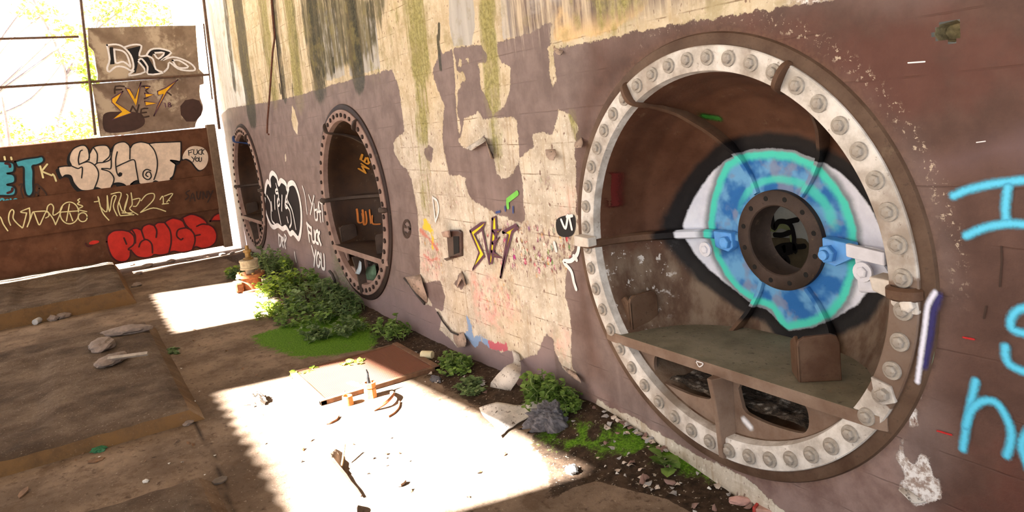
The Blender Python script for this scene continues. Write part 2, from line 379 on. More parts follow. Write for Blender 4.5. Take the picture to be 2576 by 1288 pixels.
# paint colour: mauve-brown on the left and below the big front, red-brown towards the right, darkened for weaker light
RBR = wl([(1480,100),(1700,60),(2900,-160),(2900,1600),(2330,1300),(2310,1000),(2360,700),(2300,400),(2100,200),(1800,120),(1500,300),(1460,560),(1530,960),(1470,960),(1440,700),(1430,500)])
a_rbr = sstep(sdf_poly(wx, wz, RBR)+.35*(fbm(wx*2, wz*2)-.5), -.12, .12)
GP = wl([(1480,960),(1600,1040),(1800,1150),(2000,1190),(2200,1120),(2300,980),(2325,1010),(2262,1080),(2270,1180),(2290,1260),(2340,1290),(2300,1500),(1500,1100)])
a_gp = sstep(sdf_poly(wx, wz, GP)+.1*(fbm(wx*5, wz*5)-.5), -.02, .05)
HAZE = wl([(2330,420),(2420,380),(2500,340),(2700,300),(2700,410),(2500,410),(2400,425)])
a_haze = sstep(sdf_poly(wx, wz, HAZE)+.1*(fbm(wx*5, wz*5)-.5), -.06, .10)
a_low = sstep(.45-wz+.18*(fbm(wx*3, wz*3)-.5), -.05, .25)*(wx < -1.2)
a_grn = np.maximum.reduce([blob([([(840,640),(880,650),(895,740),(840,720)], .8), ([(640,640),(700,660),(720,700),(640,700)], .5)], .12)])
a_rim = np.zeros(wx.shape)
for X in RX[:1]:
    rr = np.hypot(wx-X, wz-ZC); th = np.degrees(np.arctan2(wz-ZC, wx-X))
    a_rim = (1-sstep(np.abs(rr-.925), .01, .035))*sstep(th, -5, 12)*(1-sstep(th, 85, 120))
a_rust = np.zeros(wx.shape)
for X in RX:
    rr = np.hypot(wx-X, wz-ZC); a_rust = np.maximum(a_rust, 1-sstep(rr, .84, .91))

g = G('painted_wall')
def rag(sig, amp, sc, soft=.004, vec=None):
    n = g.m('SUBTRACT', g.noise(sc, 8, .72, vec), .5); return g.ss(g.m('ADD', sig, g.m('MULTIPLY', n, amp)), -soft, soft)
vst = g.map((5.5, 5.5, .45)); vst2 = g.map((26, 26, 1.6))
ns = g.noise(1.0, 6, .65, vst); ns2 = g.noise(1.0, 6, .7, vst2); nf = g.noise(38, 8, .7); nm = g.noise(6.5, 8, .62); nl = g.noise(1.6, 6, .6)
xyz = g.sep()
# board marks
zb = g.m('FRACT', g.m('MULTIPLY', g.m('ADD', xyz[2], g.m('MULTIPLY', g.m('SUBTRACT', nl, .5), .03)), 6.2))
brd = g.m('MULTIPLY', g.ss(g.m('ABSOLUTE', g.m('SUBTRACT', zb, .5)), .475, .495), g.ss(nm, .42, .62))
bare = g.mix(g.ss(nm, .3, .7), rgb(166,154,138), rgb(208,200,186))
bare = g.mix(g.ss(nf, .52, .72), bare, rgb(226,220,210))
bare = g.mix(g.m('MULTIPLY', g.ss(ns2, .52, .70), .6), bare, rgb(142,118,86))
bare = g.mix(g.m('MULTIPLY', g.ss(g.noise(11, 8, .75), .50, .62), .35), bare, rgb(150,130,104))
bare = g.mix(g.m('MULTIPLY', g.ss(nl, .48, .62), .25), bare, rgb(196,172,132))
hi = g.ss(xyz[2], 1.45, 1.9)
bare = g.mix(g.m('MULTIPLY', hi, .35), bare, rgb(196,172,122))
bare = g.mix(g.m('MULTIPLY', brd, .8), bare, rgb(108,84,58))
rw = g.m('MULTIPLY', g.ss(xyz[0], .35, .5), g.ss(nf, .40, .56)); bare = g.mix(g.m('MULTIPLY', g.ss(xyz[0], .35, .5), .8), bare, g.mix(g.ss(nf, .42, .56), rgb(132,112,106), rgb(222,220,222)))
# coloured paint spatter left on the bare concrete
vc = g.vor(30, g.map((1, 1, .7)), col=True); vd = g.vor(30, g.map((1, 1, .7)))
ms = g.m('MULTIPLY', g.attr('spk'), g.m('MULTIPLY', g.ss(g.noise(30, 6, .75, g.map((1.3, 1, .8))), .47, .54), g.ss(vd, .75, .35)))
bare = g.mix(g.m('MULTIPLY', g.attr('pink'), g.ss(g.noise(9, 6, .7), .42, .6)), bare, rgb(226,168,158))
bare = g.mix(ms, bare, g.mix(g.ss(vd, .2, .5), g.mix(.5, rgb(128,46,50), g.mix(1., vc, (1,.62,.42,1), 'MULTIPLY')), rgb(96,60,66)))
fine = g.m('MULTIPLY', g.ss(g.noise(44, 3, .6, g.map((1, 1, .55))),   .62, .66), g.ss(nm, .36, .50))
bare = g.mix(g.m('MULTIPLY', fine, .8), bare, rgb(96,62,52))
bare = g.mix(rag(g.m('SUBTRACT', g.attr('blue'), .60), 2.2, 16, .05), bare, rgb(126,150,184))
bare = g.mix(rag(g.m('SUBTRACT', g.attr('red'), .58), 1.8, 16, .05), bare, rgb(178,92,104))
bare = g.mix(rag(g.m('SUBTRACT', g.attr('yel'), .66), 2.6, 14, .06), bare, rgb(222,184,60))
bare = g.mix(g.m('MULTIPLY', g.attr('redl'), .8), bare, rgb(190,96,80))
# old grey coat up high, whitened area at the far left end
bare = g.mix(rag(g.attr('grey'), .07, 10), bare, g.mix(g.ss(ns, .3, .7), rgb(150,146,142), rgb(186,182,176)))
bare = g.mix(g.m('MULTIPLY', rag(g.attr('pale'), .12, 5, .06), .95), bare, g.mix(g.ss(ns, .35, .65), rgb(206,204,202), rgb(236,234,230)))
bare = g.mix(g.m('MULTIPLY', rag(g.attr('tan'), .10, 9, .01), .85), bare, rgb(214,180,130))
# brown coat with ragged edge
br_l = g.mix(g.ss(nm, .3, .7), rgb(100,84,80), rgb(124,107,103)); br_l = g.mix(g.m('MULTIPLY', g.ss(ns, .5, .7), .35), br_l, rgb(142,124,121))
br_r = g.mix(g.ss(nm, .3, .7), rgb(70,47,39), rgb(90,64,55)); br_r = g.mix(g.m('MULTIPLY', g.ss(nl, .48, .62), .5), br_r, rgb(86,42,32))  # red-brown coat, with the right end's dimmer light painted in
brn = g.mix(g.attr('rbr'), br_l, br_r)
brn = g.mix(g.m('MULTIPLY', g.attr('low'), .7), brn, rgb(132,114,116))
brn = g.mix(g.m('MULTIPLY', g.attr('gp'), .9), brn, g.mix(g.ss(nm, .35, .65), rgb(110,86,80), rgb(140,118,112)))
brn = g.mix(g.m('MULTIPLY', g.attr('haze'), .55), brn, rgb(136,112,116))
brn = g.mix(g.m('MULTIPLY', g.attr('rust'), .55), brn, g.mix(g.ss(nf, .4, .6), rgb(84,56,42), rgb(122,90,70)))
brn = g.mix(g.m('MULTIPLY', g.ss(nf, .62, .72), .35), brn, rgb(70,46,38))
vch = g.noise(17, 4, .62, g.map((1.6, 1, 1))); 
brn = g.mix(g.m('MULTIPLY', g.ss(vch, .785, .80), .7), brn, rgb(206,190,172))
rim = g.m('MULTIPLY', g.attr('rim'), g.ss(g.noise(46, 5, .72), .56, .62)); brn = g.mix(g.m('MULTIPLY', rim, .75), brn, rgb(196,178,156))
brn = g.mix(g.m('MULTIPLY', brd, .35), brn, rgb(56,36,30))
# whitened streaks high on the right
hs = g.m('MULTIPLY', g.ss(xyz[2], 1.85, 2.0), g.ss(ns2, .52, .70)); hs = g.m('MULTIPLY', hs, g.ss(xyz[0], -1.8, -1.2)); 
brn = g.mix(g.m('MULTIPLY', hs, .55), brn, rgb(196,180,164))
mb = rag(g.attr('brown'), .075, 19, .0025)
edge = g.m('MULTIPLY', mb, g.ss(g.m('ADD', g.attr('brown'), g.m('MULTIPLY', g.m('SUBTRACT', g.noise(19, 6, .68), .5), .075)), .012, .003))
top_mix = g.mix(mb, bare, brn)
# stained zone above the seam at the top right
ab = g.m('MULTIPLY', g.ss(xyz[0], -1.5, -1.2), g.m('MULTIPLY', g.m('SUBTRACT', 1., mb), g.ss(xyz[2], 1.9, 2.05)))
stain = g.mix(g.ss(ns2, .40, .62), rgb(104,90,86), rgb(186,170,148)); top_mix = g.mix(g.m('MULTIPLY', ab, g.ss(g.noise(3, 5, .6), .32, .5)), top_mix, stain)
mold = g.ss(g.m('ADD', g.attr('mold'), g.m('MULTIPLY', g.m('SUBTRACT', g.m('ADD', g.m('MULTIPLY', ns2, .5), g.m('MULTIPLY', nm, .5)), .5), 3.2)), .35, 1.0)
mold = g.m('MULTIPLY', mold, g.ss(g.attr('mold'), .0, .25))
mold = g.m('MULTIPLY', mold, g.mix(mb, (1,1,1,1), (.25,.25,.25,1)))
top_mix = g.mix(g.m('MULTIPLY', mold, .85), top_mix, g.mix(g.ss(nf, .4, .6), rgb(104,100,44), rgb(146,140,80)))
wv = g.ss(g.m('ADD', g.attr('wea'), g.m('MULTIPLY', g.m('SUBTRACT', g.m('ADD', g.m('MULTIPLY', ns2, .6), g.m('MULTIPLY', nm, .4)), .5), 3.)), .75, 1.35)
top_mix = g.mix(g.m('MULTIPLY', g.m('MULTIPLY', wv, g.attr('wea')), .85), top_mix, g.mix(g.ss(ns, .40, .60), rgb(66,62,46), rgb(112,106,84)))
blk = g.ss(g.m('ADD', g.attr('blk'), g.m('MULTIPLY', g.m('SUBTRACT', g.m('ADD', g.m('MULTIPLY', ns2, .6), g.m('MULTIPLY', nm, .4)), .5), 2.2)), .3, .8)
blk = g.m('MULTIPLY', blk, g.ss(g.attr('blk'), .0, .3))
top_mix = g.mix(g.m('MULTIPLY', blk, .9), top_mix, g.mix(g.ss(nf, .4, .6), rgb(30,31,23), rgb(60,58,43)))
up = g.m('MULTIPLY', g.m('MULTIPLY', g.ss(xyz[2], 1.75, 2.2), g.ss(xyz[0], -2.4, -3.2)), g.ss(g.m('ADD', g.m('MULTIPLY', ns2, .55), g.m('MULTIPLY', ns, .45)), .46, .62)); top_mix = g.mix(g.m('MULTIPLY', up, .62), top_mix, rgb(104,92,66))
up2 = g.m('MULTIPLY', g.m('MULTIPLY', g.ss(xyz[2], 1.55, 2.0), g.m('SUBTRACT', 1., mb)), g.ss(g.noise(4.5, 7, .7), .50, .64)); top_mix = g.mix(g.m('MULTIPLY', up2, .45), top_mix, rgb(128,118,70))
top_mix = g.mix(g.m('MULTIPLY', g.m('MULTIPLY', g.attr('grn'), g.ss(nf, .42, .58)), .8), top_mix, rgb(70,96,36))
hb = g.m('ADD', g.m('ADD', g.m('MULTIPLY', mb, .35), g.m('MULTIPLY', nf, .35)), g.m('ADD', g.m('MULTIPLY', nm, .5), g.m('MULTIPLY', brd, -.25)))
M_wall = g.done(top_mix, g.mix(mb, (.92,.92,.92,1), (.62,.62,.62,1)), g.bump(hb, .55, .012), spec=.3)
wco = np.stack([wx, np.zeros(wx.shape), wz], 1)
# shallow waviness of the old boards and the pit of the slit
wco[:, 1] += .006*(fbm(wx*1.1, wz*1.1)-.47)*sstep(np.min([np.abs(np.hypot(wx-X, wz-ZC)-.86) for X in RX], 0), 0, .15)
wall = grid_mesh('wall_right', wco, wf, M_wall, dict(brown=sb, grey=sg, pale=sp, tan=st, mold=a_mold, blk=a_blk, spk=a_spk, pink=a_pink, blue=a_blue, red=a_red, yel=a_yel, redl=a_redl, rbr=a_rbr, gp=a_gp, haze=a_haze, low=a_low, grn=a_grn, rim=a_rim, rust=a_rust, wea=a_wea))
tag(wall, 'long concrete wall with peeling brown paint, mould streaks and three round steel fronts', kind='structure')
M_conc = simple('plain_concrete', rgb(176,160,136), .92, .2, 7, dirt=rgb(100,86,66))
sh = MB(); sh.add([(-13,0,4.6),(2.2,0,4.6),(2.2,.3,4.6),(-13,.3,4.6)], [(0,1,2,3)]); sh.add([(2.2,0,-.15),(2.2,.3,-.15),(2.2,.3,4.6),(2.2,0,4.6)], [(0,1,2,3)])
sh.add([(-13,0,-.15),(-13,.3,-.15),(-13,.3,4.6),(-13,0,4.6)], [(0,1,2,3)])
sh.build('wall_edge', M_conc, wall)
# chipped socket high at the right
ni = MB(); c0 = np.mean(NICHE, 0); ni.add([(a, .004, b) for a, b in NICHE]+[(c0[0]+(a-c0[0])*.8, .05, c0[1]+(b-c0[1])*.8) for a, b in NICHE]+[(c0[0], .055, c0[1])],
    [(i, (i+1) % 8, 8+(i+1) % 8, 8+i) for i in range(8)]+[(8+i, 8+(i+1) % 8, 16) for i in range(8)])
ni.build('broken_socket', simple('mossy_cement', rgb(120,108,80), .95, .45, 40, dirt=rgb(60,58,30)), wall)
# chamber behind the fronts
g = G('mossy_chamber'); n1 = g.noise(3, 6, .7); M_ch = g.done(g.mix(g.ss(n1, .35, .6), rgb(170,174,172), rgb(196,196,188)), .9, g.bump(g.noise(18), .4, .01))
ch = MB(); ch.add([(-13,1.35,-.15),(2.2,1.35,-.15),(2.2,1.35,4.0),(-13,1.35,4.0)], [(0,1,2,3)])
inner = tag(ch.build('wall_inner', M_ch), kind='structure')
# jambs between the chambers, and the chamber floor
cf = MB(); cf.add([(-13,.02,-.02),(2.2,.02,-.02),(2.2,1.35,-.02),(-13,1.35,-.02)], [(0,1,2,3)])
tag(cf.build('floor_inner', simple('chamber_dirt', rgb(84,68,54), .95, .4, 16)), kind='structure')

# ------------------------------------------------------------------ unseen roof added to shape the sun: openings cut to the floor patches
RZ = 5.6
def sunshift(x, y, z): t = z/-SDIR[2]; return x-SDIR[0]*t, y-SDIR[1]*t
P1 = [(-7.16,-1.50), (-4.98,-1.52), (-4.84,-.60), (-6.78,-.36)]; P2 = [(-3.04,-1.50), (-.80,-1.50), (-.53,-.33), (-2.85,-.54)]
roofm = simple('sun_mask_sheet', rgb(150,140,126), .8, .2, 5)
rf = MB(); xe = -SDIR[0]*(RZ/-SDIR[2]); holes = []
for q in (P1, P2):
    c = [sunshift(x, y, RZ) for x, y in q]; n = int((c[1][0]-c[0][0])/.15); lip = []   # notches added to this lip to roughen the patch edge
    for i in range(n):
        for u, e in ((0., .0), (.5, .02+.03*random.random())):
            t_ = (i+u)/n; lip.append((c[0][0]+(c[1][0]-c[0][0])*t_, c[0][1]+(c[1][1]-c[0][1])*t_+e))
    holes.append(lip+[c[1], c[2], c[3]])
rf.prism([(xe-8.46,-14.),(7.,-14.),(7.,.3),(xe-9.87,.3)], lambda a, b, d: (a, b, d), RZ, RZ+.03, holes)  # slanted far edge set so sun reaches the back wall foot
tag(rf.build('sun_mask_roof', roofm), kind='structure')

# ------------------------------------------------------------------ strokes and painted shapes
def ribbon(mb, pts, w, to3, sub=5, closed=False, soft=None, taper=0.):
    P = smooth_path(pts, sub, closed) if len(pts) > 2 and sub > 1 else [np.asarray(p, float) for p in pts]
    if closed: P = P+[P[0]]
    P = [P[0]]+[P[i] for i in range(1, len(P)) if np.hypot(*(P[i]-P[i-1])) > 1e-5]
    n = len(P)
    if n < 2: return
    v = []; f = []; e = []
    for i in range(n):
        t = P[min(i+1, n-1)]-P[max(i-1, 0)]; t = t/max(np.hypot(*t), 1e-9); nn = np.array([-t[1], t[0]])
        hw = w/2*(1-taper*(i/(n-1)))
        for k in (-1, 0, 1): v.append(to3(*(P[i]+nn*hw*k))); e.append(1.-abs(k))
    for i in range(n-1):
        for k in (0, 1): f.append((3*i+k, 3*i+k+1, 3*i+4+k, 3*i+3+k))
    if not closed:                                     # round ends
        for i, s in ((0, -1), (n-1, 1)):
            t = (P[1]-P[0]) if i == 0 else (P[-1]-P[-2]); t = t/max(np.hypot(*t), 1e-9)*s; nn = np.array([-t[1], t[0]])
            hw = w/2*(1-taper*(i/(n-1))); b = len(v); v.append(to3(*P[i])); e.append(1.)
            for k in range(7):
                a = -PI/2+PI*k/6; v.append(to3(*(P[i]+hw*(math.cos(a)*t+math.sin(a)*nn)))); e.append(0.)
            for k in range(6): f.append((b, b+1+k, b+2+k))
    if soft is not None: soft += e
    mb.add(v, f)
def fillpoly(mb, pts, to3, sub=4, smooth=True):
    P = smooth_path(pts, sub, True) if smooth else [np.asarray(p, float) for p in pts]
    tri = tessellate_polygon([[Vector((p[0], p[1], 0)) for p in P]])
    mb.add([to3(*p) for p in P], [tuple(t) for t in tri])
def flat_on_wall(off): return lambda a, b, d=0.: (a, -off-d, b)
def flat_on_back(off, x=XB): return lambda a, b, d=0.: (x+off+d, a, b)
PAINT = {}
def paint(name, col, rough=.6, worn=.35):
    if name in PAINT: return PAINT[name]
    g = G('paint_'+name); n1 = g.noise(9, 6, .7); d = tuple(c*.78 for c in col[:3])+(1,)
    a = g.ss(g.noise(30, 6, .75), .30-.1*(1-worn), .36)
    PAINT[name] = g.done(g.mix(g.ss(n1, .35, .65), d, col), rough, alpha=(a if worn > 0 else None), spec=.25)
    return PAINT[name]
def spray(name, col):
    if name in PAINT: return PAINT[name]
    g = G('spray_'+name); e = g.attr('edge'); a = g.ss(g.m('ADD', e, g.m('MULTIPLY', g.m('SUBTRACT', g.noise(120, 2, .6), .5), .35)), .10, .95)
    PAINT[name] = g.done(col, .5, alpha=a, spec=.25); return PAINT[name]
def lettering(parent, name, label, to3, mapf, lines, w, mat, sub=5, closed=False, soft=False):
    mb = MB(); e = [] if soft else None
    for i, L in enumerate(lines): ribbon(mb, mapf(L), w, (lambda a, b, d=i*.0003: to3(a, b, d)), sub, closed, e)
    o = mk(name, mb.v, mb.f, mat, parent, attrs=dict(edge=e) if soft else None)
    if label: o['label'] = label
    return o
def painted(parent, name, label, to3, mapf, polys, mat, smooth=True):
    mb = MB()
    for q in polys: fillpoly(mb, mapf(q), to3, 4, smooth)
    o = mk(name, mb.v, mb.f, mat, parent)
    if label: o['label'] = label
    return o
def loop(cx, cy, rx, ry=None, n=12, a0=0): ry = ry or rx; return [(cx+rx*math.cos(a0+2*PI*k/n), cy+ry*math.sin(a0+2*PI*k/n)) for k in range(n+1)]
WHITE = paint('white', rgb(232,228,228)); BLACK = paint('black', rgb(24,22,24), worn=.2); CREAM = paint('cream', rgb(222,200,180), worn=.0)
PALEL = paint('pale_yellow', rgb(226,214,160)); TEAL = paint('teal', rgb(70,160,178), worn=0); RED = paint('red', rgb(196,44,32), worn=0)
YELLOW = paint('yellow', rgb(232,176,30), worn=0); YEL2 = paint('lemon', rgb(222,200,40), worn=.2); PURPLE = paint('purple', rgb(92,58,74), worn=.2); DKRED = paint('oxblood', rgb(70,24,22), worn=.2)
DARKT = paint('faded_black', rgb(58,40,32), worn=.6); BROWNP = paint('brown_blot', rgb(66,44,38), worn=.1); ORANGE = paint('orange', rgb(220,130,30), worn=.4); GREENP = paint('green', rgb(112,190,80), worn=.2)

# ------------------------------------------------------------------ round steel fronts
LIP = [(.83,-.020),(.815,-.048),(.775,-.060),(.735,-.052),(.712,-.010),(.700,.055),(.655,.165),(.60,.235),(.54,.300),(.47,.352),(.40,.394),(.30,.405),(.222,.392)]
LIP_LOW = [(.60,.25),(.57,.27),(.54,.300),(.47,.352),(.40,.394),(.30,.405),(.222,.392)]
BOWL = [(.745,.012),(.72,.012),(.706,.06),(.692,.13),(.655,.235),(.60,.315),(.54,.370),(.47,.415),(.40,.430),(.30,.428),(.222,.410),(.165,.405)]
br_ = np.array(sorted(BOWL)); 
def bowl_y(r): return np.interp(r, br_[:,0], br_[:,1])
def on_bowl(px, py, X=0.):
    d = ray(px, py); t0 = (-.06-CAM[1])/d[1]; t1 = (.60-CAM[1])/d[1]; prev = None
    for k in range(241):
        t = t0+(t1-t0)*k/240; p = CAM+t*d; f_ = p[1]-bowl_y(math.hypot(p[0]-X, p[2]-ZC))
        if prev is not None and f_ >= 0: return p-np.array([X, 0, ZC])
        prev = f_
    return p-np.array([X, 0, ZC])
def eye(pts): return [(lambda h: (h[0], h[2]))(on_bowl(*q)) for q in pts]
ALMOND = eye([(1714,566),(1728,528),(1752,480),(1786,435),(1822,402),(1852,386),(1885,374),(1940,370),(2000,376),(2040,392),(2080,408),(2118,432),(2160,474),(2196,526),(2226,585),(2238,625),(2240,660),(2228,690),(2195,725),(2160,768),(2130,788),(2095,806),(2045,826),(1985,836),(1955,806),(1930,782),(1895,768),(1835,722),(1785,682),(1745,640),(1722,600)])
IRIS = eye([(1824,408),(1850,394),(1880,382),(1940,377),(2000,383),(2024,396),(2062,412),(2100,455),(2135,508),(2155,570),(2160,640),(2150,700),(2130,758),(2092,800),(2042,822),(1982,832),(1962,815),(1940,778),(1905,766),(1862,737),(1826,697),(1800,650),(1786,600),(1780,560),(1790,500),(1805,450)])
ALM, IRI = np.array(ALMOND), np.array(IRIS)
def eye_attrs(x, z):
    x = np.asarray(x, float); z = np.asarray(z, float)
    return dict(almond=sdf_poly(x, z, ALM), iris=sdf_poly(x, z, IRI))
def steel(name, base, base2, eyed=False, rusty=.5, rough=.55, rim=False):
    g = G(name); n1 = g.noise(5, 8, .68); n2 = g.noise(40, 6, .72); n3 = g.noise(13, 6, .7)
    c = g.mix(g.ss(n1, .33, .67), base, base2)
    c = g.mix(g.m('MULTIPLY', g.ss(n2, .55, .70), rusty), c, tuple(v*.45 for v in base[:3])+(1,))
    c = g.mix(g.m('MULTIPLY', g.ss(n3, .60, .72), rusty*.8), c, rgb(120,104,84))
    r = rough
    if eyed:
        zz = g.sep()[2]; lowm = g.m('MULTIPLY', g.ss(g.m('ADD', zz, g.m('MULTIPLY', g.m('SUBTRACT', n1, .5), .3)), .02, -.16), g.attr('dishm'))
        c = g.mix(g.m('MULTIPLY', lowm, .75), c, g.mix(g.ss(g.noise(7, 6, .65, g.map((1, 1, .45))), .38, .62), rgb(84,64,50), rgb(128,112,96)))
        xx = g.sep()[0]; spl = g.m('MULTIPLY', g.m('MULTIPLY', g.ss(xx, -.50, -.62), g.ss(zz, -.03, -.06)), g.ss(g.noise(16, 6, .7), .57, .61)); c = g.mix(g.m('MULTIPLY', spl, g.attr('dishm')), c, rgb(196,190,186))
        al = g.attr('almond'); ir = g.attr('iris'); w1 = g.m('MULTIPLY', g.m('SUBTRACT', g.noise(24, 5, .7), .5), .018)
        als = g.m('ADD', al, w1); irs = g.m('ADD', ir, w1)
        c = g.mix(g.m('MULTIPLY', g.ss(g.m('ADD', als, g.m('MULTIPLY', g.m('SUBTRACT', g.noise(5, 3, .6), .5), .05)), -.078, -.046), .97), c, rgb(16,15,18))        # black lid line
        wh = g.mix(g.ss(n1, .35, .65), rgb(206,208,222), rgb(226,228,238))
        c = g.mix(g.ss(als, .000, .012), c, wh)
        c = g.mix(g.m('MULTIPLY', g.m('MULTIPLY', g.ss(irs, -.035, -.002), g.ss(als, .0, .01)), .75), c, rgb(64,78,84))
        blue = g.mix(g.ss(g.noise(9, 3, .5), .40, .60), rgb(44,104,170), rgb(104,160,206))
        blue = g.mix(g.m('MULTIPLY', g.ss(g.noise(11, 3, .5), .52, .66), .75), blue, rgb(128,134,160))
        xyz = g.sep(); rr = g.m('SQRT', g.m('ADD', g.m('MULTIPLY', xyz[0], xyz[0]), g.m('MULTIPLY', xyz[2], xyz[2])))
        teal = rgb(76,204,186); n9 = g.m('MULTIPLY', g.m('SUBTRACT', g.noise(6, 4, .6), .5), .10)
        inn = g.m('MULTIPLY', g.ss(g.m('ABSOLUTE', g.m('SUBTRACT', g.m('ADD', rr, g.m('MULTIPLY', n9, .5)), .258)), .026, .006), g.ss(g.noise(3.5, 2, .5), .46, .58))
        blue = g.mix(g.m('MULTIPLY', inn, .8), blue, teal)
        blue = g.mix(g.ss(g.m('ADD', irs, g.m('MULTIPLY', n9, .2)), .050, .022), blue, teal)
        blue = g.mix(g.m('MULTIPLY', g.ss(n2, .66, .74), .6), blue, rgb(30,44,50))
        c = g.mix(g.ss(irs, -.004, .010), c, blue)
        r = g.mix(g.ss(als, -.03, .0), (rough,)*3+(1,), (.72,.72,.72,1))
    return g.done(c, r, g.bump(g.m('ADD', g.m('MULTIPLY', n1, .5), g.m('MULTIPLY', n2, .4)), .45, .008), spec=.18)
def silver(name, a, b, patch):
    g = G(name); n1 = g.noise(7, 8, .7); n2 = g.noise(34, 6, .7); n3 = g.noise(2.6, 5, .6)
    c = g.mix(g.ss(n1, .34, .62), a, b)
    c = g.mix(g.m('MULTIPLY', g.ss(n3, .46, .64), .8), c, patch)
    c = g.mix(g.m('MULTIPLY', g.ss(g.m('ADD', g.attr('arc'), g.m('MULTIPLY', g.m('SUBTRACT', n1, .5), 1.2)), .4, .6), .92), c, rgb(96,72,56))
    c = g.mix(g.m('MULTIPLY', g.ss(n2, .60, .70), .7), c, rgb(92,74,58))
    return g.done(c, .5, g.bump(n2, .3, .004), .0, spec=.4)
M_fl = silver('silver_paint', rgb(166,158,150), rgb(214,208,202), rgb(128,112,98)); M_bolt = silver('bolt_paint', rgb(126,116,106), rgb(180,172,162), rgb(92,76,64))
M_dish1 = steel('eye_painted_steel', rgb(66,38,24), rgb(86,56,40), True, .35)
M_rib1 = steel('rib_steel', rgb(76,52,38), rgb(98,74,58), True, .5)
M_col1 = steel('collar_paint', rgb(70,50,38), rgb(96,76,62)); M_lowp = steel('lower_plate_paint', rgb(108,86,72), rgb(136,116,102), False, .25)
M_hub = steel('hub_rust', rgb(48,38,32), rgb(72,58,52), False, .6); M_shelf = steel('shelf_mould', rgb(104,98,82), rgb(134,126,108), False, .9, .9)
M_fl2 = steel('mauve_flange', rgb(124,98,90), rgb(152,128,118), False, .3); M_dish2 = steel('dim_dish', rgb(40,25,17), rgb(58,37,22), False, .4)  # far dish colours lowered to paint in the low light inside
M_rib2 = steel('far_rib', rgb(52,40,34), rgb(74,60,52)); M_col2 = steel('far_collar', rgb(36,25,22), rgb(52,36,32)); M_hole = simple('bolt_hole', rgb(46,32,26), .9, .2, 30)
M_blueb = simple('blue_bolt_paint', rgb(84,152,222), .45, .12, 18, bump=.1); M_whiteb = simple('white_lug_paint', rgb(214,214,224), .5, .08, 18, bump=.15); M_silb = simple('pale_lug_paint', rgb(198,188,178), .55, .15, 18, bump=.2)
M_rubble = None
def lathe_y(name, prof, mat, parent, seg=96, attrs=False, smooth=True):
    m = MB().lathe(prof, seg, 'y'); o = m.build(name, mat, parent, smooth)
    return o
BOLT_ME = {}
def hexbolt(parent, x, z, y, mat, r=.021, h=.022, washer=.031, name='bolt', ay=None):
    key = (name, mat.name, round(r, 3))
    if key not in BOLT_ME:
        m = MB()
        if washer: m.lathe([(0, -.0065), (washer*.96, -.0065), (washer, -.002), (washer, .004)], 20, 'y')
        m.lathe([(0, -h*1.0), (r*.62, -h*1.0), (r*.9, -h*.88), (r, -h*.75), (r, .002)], 6, 'y')
        if r > .03: m.lathe([(0, -h*1.5), (r*.5, -h*1.5), (r*.56, -h*1.4), (r*.56, -h*.9)], 16, 'y')
        o = m.build(name, mat); BOLT_ME[key] = o.data; first = o
    else:
        first = bpy.data.objects.new(name, BOLT_ME[key]); C.objects.link(first)
    first.parent = parent; first.location = (x, y, z); first.rotation_euler = (0, random.uniform(0, 1), 0)
    return first
def build_rib(parent, ang, mat, w=.032, depth=.11, name='rib', r_in=.222, eyed=False, lip=LIP, lower=0.):
    # a web standing on the dish along one radius, with a thick rounded lip
    P = [p for p in lip if p[0] >= r_in-.001]; ca, sa = math.cos(ang), math.sin(ang)
    S = smooth_path(P, 5)
    m = MB(); v = []; f = []; n = len(S)
    for i, (r, y) in enumerate(S):
        t = S[min(i+1, n-1)]-S[max(i-1, 0)]; t = t/np.hypot(*t); nn = np.array([-t[1], t[0]])
        if nn[1] < 0: nn = -nn
        yb = max(float(bowl_y(r))+.01, y+.01) if r < .70 else y+.035
        q = (r+nn[0]*.012, y+nn[1]*.012)
        # section: lip (rounded, five points) down to the dish
        sec = [(-w*.36, r, yb), (-w*.5, q[0], y+.012), (-w*.3, r, y), (w*.3, r, y), (w*.5, q[0], y+.012), (w*.36, r, yb)]
        for (o, rr, yy) in sec: v.append((rr*ca-o*sa, yy, rr*sa+o*ca+lower))
    for i in range(n-1):
        for k in range(5): f.append((6*i+k, 6*i+k+1, 6*i+7+k, 6*i+6+k))
        f.append((6*i+5, 6*i, 6*i+6, 6*i+11))
    f.append(tuple(range(6))[::-1]); f.append(tuple(6*(n-1)+k for k in range(6)))
    m.add(v, f)
    at = eye_attrs([a[0] for a in v], [a[2] for a in v]) if eyed else None
    o = m.build(name, mat, parent, True, attrs=at); return o
